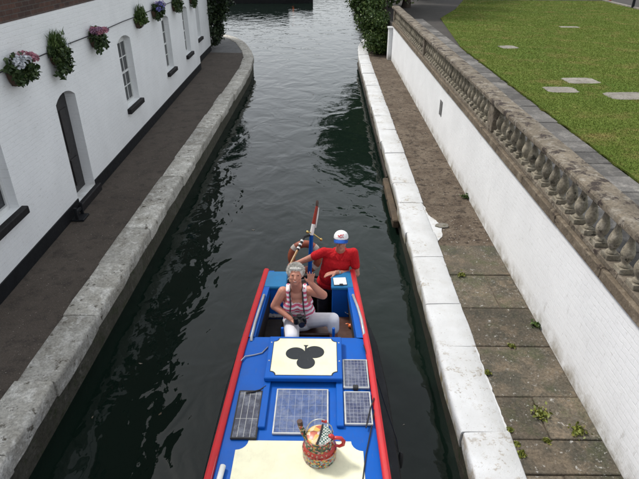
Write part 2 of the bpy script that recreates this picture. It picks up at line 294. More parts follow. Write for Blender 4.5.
# ------------------------------------------------------------------ mesh helpers
def origin_of(o):
    v = Vector((0, 0, 0))
    while o is not None: v = v + o.location; o = o.parent
    return v
def obj(name, me, mat=None, parent=None, loc=(0, 0, 0), rot=(0, 0, 0)):
    o = bpy.data.objects.new(name, me); COL.objects.link(o); o.parent = parent; o.location = loc; o.rotation_euler = rot
    if mat and me and not me.materials: me.materials.append(MATS[mat])
    return o
def tag(o, label=None, cat=None, group=None, kind=None):
    for k, v in (('label', label), ('category', cat), ('group', group), ('kind', kind)):
        if v: o[k] = v
    return o
def thing(name, label, cat, loc=(0, 0, 0), rotz=0, group=None):
    return tag(obj(name, None, None, None, loc, (0, 0, rotz)), label, cat, group)
def smooth(me, angle=40):
    for p in me.polygons: p.use_smooth = True
    try: me.set_sharp_from_angle(angle=R(angle))
    except Exception: pass
class MB:
    def __init__(s): s.v = []; s.f = []
    def add(s, vs, fs):
        k = len(s.v); s.v += [Vector(v) for v in vs]; s.f += [tuple(i + k for i in f) for f in fs]; return s
    def box(s, x0, x1, y0, y1, z0, z1, bev=0.0):
        if bev <= 0:
            return s.add([(x, y, z) for x in (x0, x1) for y in (y0, y1) for z in (z0, z1)], [(0, 1, 3, 2), (4, 6, 7, 5), (0, 4, 5, 1), (2, 3, 7, 6), (0, 2, 6, 4), (1, 5, 7, 3)])
        b = min(bev, (x1 - x0) / 2.01, (y1 - y0) / 2.01, (z1 - z0) / 2.01)
        bm = bmesh.new(); bmesh.ops.create_cube(bm, size=1, matrix=Matrix.Translation(((x0 + x1) / 2, (y0 + y1) / 2, (z0 + z1) / 2)) @ Matrix.Diagonal((x1 - x0, y1 - y0, z1 - z0, 1)))
        bmesh.ops.bevel(bm, geom=bm.edges[:], offset=b, segments=1, affect='EDGES')
        bm.verts.index_update(); s.add([v.co.copy() for v in bm.verts], [[v.index for v in f.verts] for f in bm.faces]); bm.free(); return s
    def tube(s, pts, r, n=8, caps=True):
        pts = [Vector(p) for p in pts]; m = len(pts); rs = r if isinstance(r, (list, tuple)) else [r] * m
        vs = []; prev = None
        for i, p in enumerate(pts):
            t = (pts[min(i + 1, m - 1)] - pts[max(i - 1, 0)]).normalized()
            if prev is None: a = t.orthogonal().normalized()
            else: a = (prev - t * prev.dot(t)).normalized()
            prev = a; b = t.cross(a)
            vs += [p + (a * math.cos(2 * math.pi * k / n) + b * math.sin(2 * math.pi * k / n)) * rs[i] for k in range(n)]
        fs = [(i * n + k, i * n + (k + 1) % n, (i + 1) * n + (k + 1) % n, (i + 1) * n + k) for i in range(m - 1) for k in range(n)]
        if caps: fs += [tuple(range(n))[::-1], tuple((m - 1) * n + k for k in range(n))]
        return s.add(vs, fs)
    def lathe(s, prof, c=(0, 0, 0), n=16, cap=True):
        c = Vector(c); vs = [c + Vector((r * math.cos(2 * math.pi * k / n), r * math.sin(2 * math.pi * k / n), z)) for r, z in prof for k in range(n)]
        m = len(prof); fs = [(i * n + k, i * n + (k + 1) % n, (i + 1) * n + (k + 1) % n, (i + 1) * n + k) for i in range(m - 1) for k in range(n)]
        if cap: fs += [tuple(range(n))[::-1], tuple((m - 1) * n + k for k in range(n))]
        return s.add(vs, fs)
    def prism(s, pts, z0, z1):            # pts: list of (x, y), counter-clockwise seen from above
        n = len(pts); return s.add([(x, y, z0) for x, y in pts] + [(x, y, z1) for x, y in pts], [tuple(range(n))[::-1], tuple(range(n, 2 * n))] + [(i, (i + 1) % n, n + (i + 1) % n, n + i) for i in range(n)])
    def ball(s, c, rad, n=12, m=8, basis=None):
        c = Vector(c); rx, ry, rz = rad if isinstance(rad, (tuple, list)) else (rad,) * 3; B = basis or Matrix.Identity(3)
        vs = [c + B @ Vector((0, 0, -rz))]
        for i in range(1, m):
            a = math.pi * i / m
            vs += [c + B @ Vector((rx * math.sin(a) * math.cos(2 * math.pi * k / n), ry * math.sin(a) * math.sin(2 * math.pi * k / n), -rz * math.cos(a))) for k in range(n)]
        vs.append(c + B @ Vector((0, 0, rz))); L = len(vs) - 1
        fs = [(0, 1 + (k + 1) % n, 1 + k) for k in range(n)]
        fs += [(1 + i * n + k, 1 + i * n + (k + 1) % n, 1 + (i + 1) * n + (k + 1) % n, 1 + (i + 1) * n + k) for i in range(m - 2) for k in range(n)]
        fs += [(1 + (m - 2) * n + k, 1 + (m - 2) * n + (k + 1) % n, L) for k in range(n)]
        return s.add(vs, fs)
    def cap(s, p0, p1, r0, r1=None, n=12):   # tapered capsule
        p0, p1 = Vector(p0), Vector(p1); r1 = r0 if r1 is None else r1; t = (p1 - p0).normalized()
        pts = []; rs = []
        for a in (-80, -55, -28): pts.append(p0 + t * r0 * math.sin(R(a))); rs.append(r0 * math.cos(R(a)))
        for k in range(4): pts.append(p0.lerp(p1, k / 3)); rs.append(r0 + (r1 - r0) * k / 3)
        for a in (28, 55, 80): pts.append(p1 + t * r1 * math.sin(R(a))); rs.append(r1 * math.cos(R(a)))
        return s.tube(pts, rs, n)
    def mesh(s, name, off=Vector((0, 0, 0)), sm=None):
        me = bpy.data.meshes.new(name); me.from_pydata([tuple(v - off) for v in s.v], [], s.f); me.update()
        bm = bmesh.new(); bm.from_mesh(me); bmesh.ops.recalc_face_normals(bm, faces=bm.faces[:]); bm.to_mesh(me); bm.free()
        if sm: smooth(me, sm)
        return me
    def build(s, name, mat, parent=None, origin=None, sm=None):   # vertices in world space; the parents carry no rotation
        off = origin_of(parent) if parent is not None else Vector(origin or (0, 0, 0))
        return obj(name, s.mesh(name, off, sm), mat, parent, (0, 0, 0) if parent is not None else off)
    def local(s, name, mat, parent, sm=None): return obj(name, s.mesh(name, sm=sm), mat, parent)   # vertices in the parent's space

def np_mesh(name, V, k):
    """V: (n*k,3) vertices; n separate faces of k corners each"""
    me = bpy.data.meshes.new(name); n = len(V) // k
    me.vertices.add(len(V)); me.vertices.foreach_set('co', np.ascontiguousarray(V, dtype=np.float32).ravel())
    me.loops.add(n * k); me.loops.foreach_set('vertex_index', np.arange(n * k, dtype=np.int32))
    me.polygons.add(n); me.polygons.foreach_set('loop_start', np.arange(0, n * k, k, dtype=np.int32))
    try: me.polygons.foreach_set('loop_total', np.full(n, k, dtype=np.int32))
    except Exception: pass
    me.update(calc_edges=True); return me
def leaf_verts(C, size, elong=1.7, droop=.0):
    n = len(C); a = rng.normal(size=(n, 3)); a[:, 2] -= droop; a /= np.linalg.norm(a, axis=1)[:, None]
    b = np.cross(a, rng.normal(size=(n, 3))); b /= np.linalg.norm(b, axis=1)[:, None]
    sz = (size * (.6 + .8 * rng.random(n)))[:, None]
    nn = np.cross(a, b) * sz * .18
    V = np.stack([C - a * sz * elong / 2, C + b * sz / 2 + nn, C + a * sz * elong / 2, C - b * sz / 2 + nn], 1)
    return V.reshape(-1, 3)
def crown_points(blobs, n, clump=.3, nclump=60, shell=.55):
    """points in clumps spread through a union of ellipsoids (cx,cy,cz,rx,ry,rz)"""
    B = np.array(blobs, float); wgt = B[:, 3] * B[:, 4] * B[:, 5]; wgt = wgt ** .7; wgt /= wgt.sum()
    k = rng.choice(len(B), nclump, p=wgt); d = rng.normal(size=(nclump, 3)); d /= np.linalg.norm(d, axis=1)[:, None]
    rad = (shell + (1 - shell) * rng.random(nclump))[:, None] ; C = B[k, :3] + d * rad * B[k, 3:]
    j = rng.integers(0, nclump, n); cs = clump * (.6 + .8 * rng.random(nclump))
    return C[j] + rng.normal(size=(n, 3)) * cs[j][:, None] * np.array([.6, .6, .45])
def foliage(name, mat, parent, blobs, n, size, clump=.3, nclump=60, shell=.55, droop=0., zmin=None, kind=None):
    P = crown_points(blobs, n, clump, nclump, shell)
    if zmin is not None: P = P[P[:, 2] > zmin]
    o = obj(name, np_mesh(name, leaf_verts(P - np.array(origin_of(parent)), size, droop=droop), 4), mat, parent); return o

# ------------------------------------------------------------------ the setting
ZP = .60                                            # height of both canal paths above the water
ZL = 2.10                                           # lawn level
LH = math.atan(.036)                                # the house stands 2 degrees off the canal's line
def wallx(y): return -4.56 - .036 * y
m = MB().add([(-3000, -1500, -1.6), (3000, -1500, -1.6), (3000, 4500, -1.6), (-3000, 4500, -1.6)], [(0, 1, 2, 3)])
tag(m.build('ground', 'bare_earth'), kind='structure')
tag(MB().add([(-90, -40, 0), (90, -40, 0), (90, 170, 0), (-90, 170, 0)], [(0, 1, 2, 3)]).build('water', 'canal_water'), kind='structure')
m = MB(); m.box(-2500, 2500, 165, 4200, -1.5, .7); m.box(-2500, -60, -1400, 164.9, -1.5, .65); m.box(60, 2500, -1400, 164.9, -1.5, .65)
tag(m.build('terrain', 'terrain_grass'), kind='structure')

# outlines of the two banks (outer edge of the coping), walked away from the camera
LEFT = [(-3.25, -8), (-3.25, 4), (-3.27, 12), (-3.29, 20), (-3.30, 23.5), (-3.45, 26), (-3.95, 28.6), (-4.5, 30.6), (-5.15, 32.2), (-6.2, 33.9), (-7.6, 34.9), (-10, 35.6), (-24, 36)]
RIGHT = [(1.47, -8), (1.47, 4), (1.46, 9), (1.46, 15), (1.46, 22), (1.48, 27), (1.6, 29.3), (1.82, 31), (2.2, 32.6), (2.9, 34.2), (4.2, 35.6), (7, 36.6), (24, 37.5)]
def along(poly):
    P = [Vector((x, y, 0)) for x, y in poly]; L = [0]
    for a, b in zip(P, P[1:]): L.append(L[-1] + (b - a).length)
    def at(s):
        s = max(0, min(L[-1] - 1e-4, s))
        for i in range(len(P) - 1):
            if s <= L[i + 1]:
                t = (s - L[i]) / (L[i + 1] - L[i]); p = P[i].lerp(P[i + 1], t)
                d0 = (P[i + 1] - P[i]).normalized(); dp = (P[i] - P[i - 1]).normalized() if i else d0; dn = (P[i + 2] - P[i + 1]).normalized() if i + 2 < len(P) else d0
                d = (dp + d0).normalized().lerp((d0 + dn).normalized(), t).normalized(); return p, d
    return at, L[-1]
def offset(poly, o, side):
    at, L = along(poly); out = []
    for i in range(int(L / .5) + 1):
        p, d = at(i * .5); nrm = Vector((d.y, -d.x, 0)) * side; out.append(p + nrm * o)
    return out
def bank(name, poly, side, inner, zc, mat, matwall, label, lens, smax, wob):
    """canal wall: a dark face going down into the water and coping stones lying on it; side=+1 when land is on the right of the walk"""
    t = thing(name, label, 'wall', (poly[1][0], poly[1][1], 0))
    a = offset(poly, .05, side); b = offset(poly, inner - .02, side); m = MB(); k = len(a)
    vs = [(p.x, p.y, -1.4) for p in a] + [(p.x, p.y, zc - .26) for p in a] + [(p.x, p.y, zc - .26) for p in b]
    m.add(vs, [(i, i + 1, k + i + 1, k + i) for i in range(k - 1)] + [(k + i, k + i + 1, 2 * k + i + 1, 2 * k + i) for i in range(k - 1)])
    m.build('wall_face', matwall, t)
    at, L = along(poly); s = 3.0
    while s < smax:
        ln = lens * random.uniform(.72, 1.25); ns = 5
        dz = random.uniform(-.012, .014); do = random.uniform(-.012, .02) * wob; tilt = random.uniform(-.006, .006)
        prof = [(.012, -.25), (.004, -.15), (0, -.06), (.006, -.020), (.022, -.004), (.07, 0), (inner * .55, .002), (inner - .012, 0), (inner, -.012), (inner, -.25)]
        vs = []; g = .004
        for i in range(ns):
            p, d = at(s + g + (ln - 2 * g) * i / (ns - 1)); nrm = Vector((d.y, -d.x, 0)) * side; e = 1 if i in (0, ns - 1) else 0
            for j, (o, z) in enumerate(prof):
                jit = mnoise.noise(Vector((p.x * 2 + (j if j < 6 else 6) * .25, p.y * 2.6, z * 5 + 3 * side))) * .024 * wob
                q = p + nrm * (o + do + (jit + e * .004 if j < 6 else jit * .5)); vs.append((q.x, q.y, zc + z + dz + tilt * (o - .2) * 4 - (e * .004 if 3 <= j <= 8 else 0) + (jit * .22 if 2 < j < 8 else 0)))
        n_ = len(prof); fs = [(i * n_ + j, i * n_ + j + 1, (i + 1) * n_ + j + 1, (i + 1) * n_ + j) for i in range(ns - 1) for j in range(n_ - 1)] + [tuple(range(n_)), tuple((ns - 1) * n_ + j for j in range(n_))[::-1]]
        MB().add(vs, fs).build('coping_stone', mat, t, sm=50)
        s += ln
    return t
wl = bank('canal_wall', LEFT, -1, .49, ZP + .02, 'coping_left', 'canal_wall_left', 'worn grey stone canal edge below the white house', 1.3, 50, 1.25)
wr = bank('canal_wall', RIGHT, 1, .51, ZP + .01, 'coping_white', 'canal_wall_wet', 'white painted canal edge beside the balustraded wall', 1.15, 47, 1.0)
# paths
a = offset(LEFT, .47, -1)
pts = [(p.x, p.y) for p in a if p.y < 27.5]; back = [(wallx(y) - .6, y) for y in (27.5, 20, 10, 0, -8)]
m = MB(); poly = pts + back; m.add([(x, y, ZP - .005) for x, y in poly], [tuple(range(len(poly)))]); tag(m.build('towpath', 'gravel_path'), kind='structure')
pts2 = [(p.x, p.y) for p in a if p.y >= 26.2]; poly = pts2 + [(-24, 26.2)]
tag(MB().add([(x, y, ZP - .012) for x, y in poly], [tuple(range(len(poly)))]).build('quay', 'quay_grey'), kind='structure')
a = offset(RIGHT, .49, 1); pts = [(p.x, p.y) for p in a]; poly = pts + [(24, 30), (2.98, 30), (2.98, -8)]
pr = tag(MB().add([(x, y, ZP - .03) for x, y in poly], [tuple(range(len(poly)))]).build('path', 'dirt_path'), kind='structure')
# paving slabs on the near part of the right path (joints read off the photograph)
ys = [1.1, 2.0, 2.75, 3.53, 3.96, 4.58, 5.48, 6.33, 7.22, 8.18]
for y0, y1 in zip(ys, ys[1:]):
    xs = [1.985, 2.965] if random.random() < .55 else [1.985, random.uniform(2.35, 2.6), 2.965]
    for x0, x1 in zip(xs, xs[1:]):
        m = MB().box(x0 + .006, x1 - .006, y0 + .007, y1 - .007, ZP - .10, ZP - .006, .008)
        o = m.build('paving_slab', 'slab_stone', pr); o.rotation_euler = (random.uniform(-.003, .003), 0, 0); o.location.z += random.uniform(-.004, .006)
# paint that has run over onto the path beside the coping, a low irregular skin
pts = []; y = 3.
while y < 26:
    o = .002 + .012 * random.random() + .030 * abs(mnoise.noise(Vector((y * 1.3, 2, 0)))) + .018 * mnoise.noise(Vector((y * 9, 1, 0)))
    g = math.exp(-((y - 8.85) / .45) ** 4) * (.17 + .05 * mnoise.noise(Vector((y * 5, 4, 0))) + .02 * mnoise.noise(Vector((y * 17, 4, 0)))); pts.append((1.97 + o + g, y)); y += .05
poly = [(1.90, 3)] + pts + [(1.90, 26)]
near_ = [q for q in pts if q[1] < 8.16]; far_ = [q for q in pts if q[1] >= 8.2]
MB().prism([(1.90, 3)] + near_ + [(1.90, near_[-1][1])], ZP - .04, ZP - .0015).build('paint_edge', 'coping_white', wr)
MB().prism([(1.90, far_[0][1])] + far_ + [(1.90, 26)], ZP - .06, ZP - .016).build('paint_edge', 'coping_white', wr)
# lawn, its slab border, and the paving and road behind
tag(MB().box(2.99, 70, -10, 70, -1.4, ZL - .04).build('road', 'asphalt'), kind='structure')
lawn_poly = [(4.68, -6), (17.4, -6), (17.4, 32.2), (17.9, 38), (9.0, 38.6), (7.2, 32.6), (5.6, 28.4), (4.75, 20)]
lawn = tag(MB().prism(lawn_poly, ZL - .06, ZL).build('lawn', 'lawn_grass'), kind='structure')
pav = tag(MB().box(3.2, 4.66, -6, 28.4, ZL - .10, ZL - .03).build('pavement', 'bare_earth'), kind='structure')
y = 4.2; row = 0
while y < 28:
    ln = random.uniform(.52, .66)
    for x0, x1 in ((3.22, 3.93), (3.935, 4.66)):
        m = MB().box(x0 + .005, x1 - .005, y + .006, y + ln - .006, ZL - .08, ZL + .004, .007)
        o = m.build('paving_slab', 'lawn_slab', pav); o.location.z += random.uniform(-.006, .006)
    y += ln
kb = tag(MB().box(17.46, 17.50, -6, 32, ZL - .08, ZL + .0).build('kerb', 'stepping_stone'), kind='structure')
def kerb_run(p0, p1):
    p0, p1 = Vector(p0), Vector(p1); d = (p1 - p0); L = d.length; d.normalize(); k = int(L / .9); q = Vector((d.y, -d.x, 0)) * .075
    for i in range(k):
        a, b = p0 + d * (L * i / k + .006), p0 + d * (L * (i + 1) / k - .006)
        MB().prism([(v.x, v.y) for v in (a - q, a + q, b + q, b - q)][::-1], ZL - .08, ZL + .05).build('kerb_stone', 'stepping_stone', kb)
kerb_run((17.6, 24, 0), (17.6, 32.2, 0)); kerb_run((17.62, 32.25, 0), (18.1, 38.2, 0)); kerb_run((18.0, 38.35, 0), (9.0, 38.75, 0))
for (x, y, wd, dp, a, lab) in ((6.36, 19.72, .62, .62, .2, 'small square stone slab alone in the lawn, left of the rest'), (10.62, 25.1, .85, .45, .0, 'thin far stone slab lying in the lawn, farthest from the balustrade'),
        (6.68, 14.38, .88, .72, .05, 'middle of three pale stone slabs close together in the lawn'), (5.77, 13.35, .78, .62, -.03, 'pale stone slab in the lawn nearest the balustrade'), (7.2, 12.75, 1.2, .75, .04, 'pale stone slab in the lawn cut by the right edge of the picture')):
    m = MB(); k = 20; pp = []
    for i in range(k):
        t = 2 * math.pi * i / k; c_, s_ = math.cos(t), math.sin(t); r_ = 1 / max(abs(c_), abs(s_)) ** .97 * random.uniform(.93, 1.0)
        pp.append((c_ * r_ * wd / 2, s_ * r_ * dp / 2))
    m.prism(pp, -.06, .006)
    tag(obj('stepping_stone', m.mesh('stepping_stone'), 'stepping_stone', None, (x, y, ZL), (0, 0, a)), lab, 'paving stone', 'stone slabs let into the lawn')
# grass blades on the part of the lawn in view
def inside(P, poly):
    c = np.zeros(len(P), bool); j = len(poly) - 1
    for i in range(len(poly)):
        xi, yi = poly[i]; xj, yj = poly[j]
        c ^= ((yi > P[:, 1]) != (yj > P[:, 1])) & (P[:, 0] < (xj - xi) * (P[:, 1] - yi) / (yj - yi + 1e-12) + xi); j = i
    return c
Y = 5.5 + 33 * rng.random(600000) ** 1.5; X = 4.66 + rng.random(len(Y)) * (2.2 + Y * .42)
P = np.stack([X, Y], 1); P = P[inside(P, lawn_poly)]
stones = ((6.36, 19.72, .3, .3), (10.62, 25.1, .42, .22), (6.68, 14.38, .43, .35), (5.77, 13.35, .38, .3), (7.2, 12.75, .58, .36))
for sx, sy, rx, ry in stones: P = P[~((abs(P[:, 0] - sx) < rx) & (abs(P[:, 1] - sy) < ry) & (rng.random(len(P)) < 1.25 - .6 * np.maximum(abs(P[:, 0] - sx) / rx, abs(P[:, 1] - sy) / ry) ** 4))]
Ye = 5.5 + 14.3 * rng.random(60000); ed = np.array([mnoise.noise(Vector((y_ * 3, 0, 0))) + .6 * mnoise.noise(Vector((y_ * 11, 3, 0))) for y_ in Ye])
Pe = np.stack([4.70 - rng.random(60000) * np.clip(.03 + .075 * ed, 0, .14), Ye], 1); P = np.vstack([P, Pe])
n_ = len(P); hgt = .012 + .018 * rng.random(n_); wd = .0035 + .00035 * P[:, 1]; an = rng.random(n_) * 2 * math.pi
base = np.column_stack([P, np.full(n_, ZL - .003)]); dx = np.column_stack([np.cos(an), np.sin(an), np.zeros(n_)]) * wd[:, None]
tip = base + np.column_stack([rng.normal(size=n_) * .015, rng.normal(size=n_) * .015, hgt])
tag(obj('lawn_blades', np_mesh('lawn_blades', np.stack([base - dx, base + dx, tip], 1).reshape(-1, 3), 3), 'grass_blade'), 'short mown green grass with dry yellowish patches', 'grass', kind='stuff')

# ------------------------------------------------------------------ white retaining wall and balustrade on the right
m = MB().box(2.97, 3.3, -8, 25.75, ZP - .12, 2.07); rw = m.build('retaining_wall', 'white_wall_right', None, (3.1, 10, ZP))
tag(rw, 'long white painted brick wall beneath the stone balustrade', 'wall')
MB().box(2.80, 3.36, 25.752, 26.15, ZP - .1, 1.92, .01).build('end_pier', 'white_wall_right', rw)
MB().box(2.76, 3.40, 25.70, 26.20, 1.921, 1.99, .01).build('pier_cap', 'coping_white', rw)
bal = thing('balustrade', 'weathered stone balustrade running along the top of the white wall', 'balustrade', (3.05, 10, 2.07))
PIERS = [1.55, 9.48, 17.2, 25.5]
# plinth courses, rail stones (about 1.3 m each, open joints)
y = -2.
while y < 25.8:
    e = min(25.8, y + random.uniform(1.15, 1.5)); d = random.uniform(-.004, .004)
    MB().box(2.925 + d, 3.24, y + .002, e - .002, 2.07, 2.205, .012).build('plinth_stone', 'plinth_stone', bal)
    y = e
y = -2.
while y < 25.8:
    e = min(25.8, y + random.uniform(1.2, 1.55)); d = random.uniform(-.003, .003)
    MB().box(2.972 + d, 3.20, y + .002, e - .002, 2.207, 2.275, .008).build('plinth_course', 'balustrade_stone', bal)
    y = e
y = -2.
while y < 25.85:
    e = min(25.9, y + random.uniform(1.1, 1.5)); d = random.uniform(-.004, .004); z = random.uniform(-.003, .003)
    m = MB(); prof = [(2.925, 2.772), (2.90, 2.780), (2.884, 2.796), (2.880, 2.848), (2.892, 2.868), (2.93, 2.878), (3.05, 2.886), (3.17, 2.878), (3.208, 2.868), (3.22, 2.848), (3.215, 2.796), (3.18, 2.772)]
    k = len(prof); vs = []
    for t in (0, .33, .67, 1):
        yy = y + .003 + (e - y - .006) * t; vs += [(x + d + mnoise.noise(Vector((x * 9, yy * 2.5, zz * 9))) * .007, yy, zz + z + mnoise.noise(Vector((x * 7, yy * 3, 5))) * .006) for x, zz in prof]
    m.add(vs, [(i * k + j, i * k + (j + 1) % k, (i + 1) * k + (j + 1) % k, (i + 1) * k + j) for i in range(3) for j in range(k)] + [tuple(range(k)), tuple(3 * k + j for j in range(k))[::-1]])
    m.build('rail_stone', 'rail_stone', bal, sm=35); y = e
for py in PIERS:
    MB().box(2.945, 3.155, py - .15, py + .15, 2.277, 2.770, .012).build('pier', 'balustrade_stone', bal)
bp = [(.046, .052), (.062, .060), (.062, .075), (.046, .086), (.040, .098), (.056, .125), (.074, .160), (.080, .195), (.076, .225), (.058, .270), (.042, .315), (.034, .350), (.033, .375), (.047, .387), (.047, .400), (.036, .408), (.050, .420)]
bp = [(r_ * .91, z_ * 1.085) for r_, z_ in bp]; mb_ = MB(); mb_.lathe(bp, n=14); bm_mesh = mb_.mesh('baluster_turning', sm=50)
foot_me = MB().box(-.074, .074, -.074, .074, 0, .0585, .004).mesh('baluster_foot'); head_me = MB().box(-.062, .062, -.062, .062, .4555, .498, .004).mesh('baluster_head')
for me_ in (bm_mesh, foot_me, head_me): me_.materials.append(MATS['baluster_stone'])
for a_, b_ in zip(PIERS, PIERS[1:]):
    k = 27; g = (b_ - a_ - .3) / k
    for i in range(k):
        yy = a_ + .15 + g * (i + .5)
        o = obj('baluster', bm_mesh, None, bal, Vector((3.05, yy, 2.275)) - origin_of(bal), (random.uniform(-.012, .012), random.uniform(-.01, .01), random.uniform(0, 6.28)))
        kx = random.uniform(.93, 1.05); o.scale = (kx, kx, 1)
        for nm_, mm in (('foot', foot_me), ('capital', head_me)):
            c = obj(nm_, mm, None, o); c.rotation_euler.z = -o.rotation_euler.z
vp = onx(441, 108, 2.968)
t = thing('wall_plate', 'small grey metal plate fixed on the white wall', 'plate', (2.965, vp.y, vp.z))
MB().box(2.955, 2.969, vp.y - .14, vp.y + .14, vp.z - .19, vp.z + .19, .004).build('plate', 'quay_grey', t)
for sy in (-.11, .11):
    for sz in (-.16, .16): MB().ball((2.953, vp.y + sy, vp.z + sz), .01, 8, 6).build('screw', 'alloy', t)
# timber fender on the right wall and rubbing boards beyond
t = thing('timber_fender', 'weathered timber beam bolted along the foot of the white canal edge', 'fender', (1.4, 9.5, .1))
m = MB().box(1.365, 1.505, 9.7, 12.0, .12, .30, .02); m.build('beam', 'old_timber', t)
for yy in (10.0, 10.9, 11.7): MB().tube([(1.35, yy, .2), (1.375, yy, .2)], .028, 8).build('bolt', 'rubber', t)
t = thing('rubbing_board', 'dark timber rubbing boards along the far right canal wall', 'fender', (1.44, 18, .1))
for y0 in np.arange(12.2, 27, 2.6): MB().box(1.465, 1.515, y0 + .02, min(y0 + 2.56, 27), .12, .24, .01).build('board', 'wet_timber', t)

# ------------------------------------------------------------------ the house on the left
H = thing('house', 'white painted canal house with dark brick upper storey', 'house', (-4.56, 0, ZP), LH)
z0 = -ZP                                            # local z: 0 = path
def zl(z): return z - ZP
def arch_loop(y0, y1, zb, zt, rise=.12, k=7):
    pts = [(y0, zb), (y1, zb)]; w_ = (y1 - y0) / 2; rad = (w_ * w_ + rise * rise) / (2 * rise); cy = (y0 + y1) / 2; cz = zt - rad
    a0 = math.asin(w_ / rad)
    for i in range(k + 1): a = a0 - 2 * a0 * i / k; pts.append((cy + rad * math.sin(a), cz + rad * math.cos(a)))
    return pts
def holed_wall(name, y0, y1, zb, zt, x, th, holes, mat, parent):
    bm = bmesh.new(); es = []
    for lp in [[(y0, zb), (y1, zb), (y1, zt), (y0, zt)]] + holes:
        vs = [bm.verts.new((x, a, b)) for a, b in lp]; es += [bm.edges.new((vs[i], vs[(i + 1) % len(vs)])) for i in range(len(vs))]
    bmesh.ops.triangle_fill(bm, use_beauty=True, use_dissolve=False, edges=es)
    g = bmesh.ops.extrude_face_region(bm, geom=bm.faces[:]); bmesh.ops.translate(bm, verts=[v for v in g['geom'] if isinstance(v, bmesh.types.BMVert)], vec=(-th, 0, 0))
    bmesh.ops.recalc_face_normals(bm, faces=bm.faces[:]); me = bpy.data.meshes.new(name); bm.to_mesh(me); bm.free(); return obj(name, me, mat, parent)
def window(parent, x, y0, y1, zb, zt, rise=.12, deep=.145, rows=4, cols=3, white=True):
    """sash window set back in its opening: frame > glazing bars; panes; dark sill"""
    fr = MB(); xx = x - deep; w_ = .06; lp = arch_loop(y0, y1, zb, zt, rise)
    fr.box(xx - .05, xx, y0 + .002, y0 + w_, zb + .002, zt - rise, 0); fr.box(xx - .05, xx, y1 - w_, y1 - .002, zb + .002, zt - rise, 0); fr.box(xx - .05, xx + .02, y0 + w_, y1 - w_, zb + .002, zb + .075, 0)
    top = [(a, b) for a, b in lp[2:]]; k = len(top)
    vs = [(X_, a, b - (.002 if q == 0 else 0)) for X_ in (xx, xx - .05) for q in (0, 1) for a, b in ([(a, b) for a, b in top] if q == 0 else [(a, zt - rise - .06) for a, b in top])]
    fs = []
    for i in range(k - 1): fs += [(i, i + 1, k + i + 1, k + i), (2 * k + i, 3 * k + i, 3 * k + i + 1, 2 * k + i + 1), (k + i, k + i + 1, 3 * k + i + 1, 3 * k + i)]
    fr.add(vs, fs)
    f = fr.local('window_frame', 'sash_white', parent)
    zm = (zb + zt - rise) / 2; zt2 = zt - rise - .06
    b = MB(); b.box(xx - .045, xx - .004, y0 + w_, y1 - w_, zm - .025, zm + .025)
    for c in range(1, cols): yy = y0 + w_ + (y1 - y0 - 2 * w_) * c / cols; b.box(xx - .04, xx - .008, yy - .012, yy + .012, zb + .075, zm - .025); b.box(xx - .04, xx - .008, yy - .012, yy + .012, zm + .025, zt2)
    for r_ in range(1, rows):
        if r_ == rows // 2: continue
        zz = zb + .075 + (zt2 - zb - .075) * r_ / rows; b.box(xx - .038, xx - .010, y0 + w_, y1 - w_, zz - .012, zz + .012)
    b.local('glazing_bars', 'sash_white', f)
    for q, (za, zc) in enumerate(((zb + .076, zm - .026), (zm + .026, zt2 - .001))):
        MB().box(xx - .032, xx - .026, y0 + w_ + .001, y1 - w_ - .001, za, zc).local('pane', 'window_glass', f)
    MB().box(x - deep + .025, x + .10, y0 - .09, y1 + .09, zb - .13, zb - .003, .012).local('window_sill', 'slate_sill', parent)
WIN = [(1.4, 2.4), (6.45, 7.5), (13.35, 14.40), (17.75, 18.72), (20.85, 21.80)]
ZB, ZT = zl(1.60), zl(3.27)
holes = [arch_loop(a, b, ZB, ZT) for a, b in WIN] + [arch_loop(9.52, 10.42, .16, zl(2.82), .14)]
W1 = holed_wall('ground_floor_wall', -8, 23.42, -.2, zl(4.18), 0, .35, holes, 'white_wall_left', H)
W2 = holed_wall('rear_wall_section', 23.425, 28.15, -.2, zl(4.18), -.30, .35, [arch_loop(24.75, 25.75, ZB, ZT)], 'white_wall_left', H)
for a, b in WIN: window(H, 0, a, b, ZB, ZT)
window(H, -.30, 24.75, 25.75, ZB, ZT)
for y0, y1, x in ((-8, 9.50, 0), (10.44, 23.40, 0), (23.43, 28.12, -.30)): MB().box(x - .02, x + .018, y0, y1, -.1, .25, .004).local('tarred_plinth', 'black_paint', H)
# upper storey
UW = [(1.6, 2.6), (6.9, 7.9), (12.9, 13.9), (18.0, 19.0)]
uz0, uz1 = zl(4.78), zl(6.35)
holed_wall('upper_floor_wall', -8, 23.42, zl(4.181), zl(7.35), -.04, .35, [arch_loop(a, b, uz0, uz1) for a, b in UW], 'dark_brick', H)
holed_wall('upper_rear_wall', 23.425, 28.15, zl(4.181), zl(7.35), -.34, .35, [arch_loop(25.2, 26.2, uz0, uz1)], 'dark_brick', H)
for a, b in UW: window(H, -.04, a, b, uz0, uz1)
window(H, -.34, 25.2, 26.2, uz0, uz1)
MB().box(-.40, .06, -8, 23.45, zl(7.352), zl(7.52), .02).local('parapet_coping', 'balustrade_stone', H)
MB().box(-.72, -.24, 23.46, 28.2, zl(7.352), zl(7.52), .02).local('parapet_coping', 'balustrade_stone', H)
MB().box(-7.5, -7.2, -8, 28.15, -.2, zl(7.5)).local('back_wall', 'dark_brick', H)
MB().box(-7.19, -.66, 27.85, 28.14, -.2, zl(7.35)).local('gable_wall', 'dark_brick', H)
m = MB(); m.add([(-.41, -8, zl(7.2)), (-.41, 28, zl(7.2)), (-3.8, 28, zl(8.6)), (-3.8, -8, zl(8.6)), (-7.19, -8, zl(7.2)), (-7.19, 28, zl(7.2))], [(0, 1, 2, 3), (3, 2, 5, 4), (0, 3, 4), (1, 5, 2)]); m.local('roof', 'slate_roof', H)
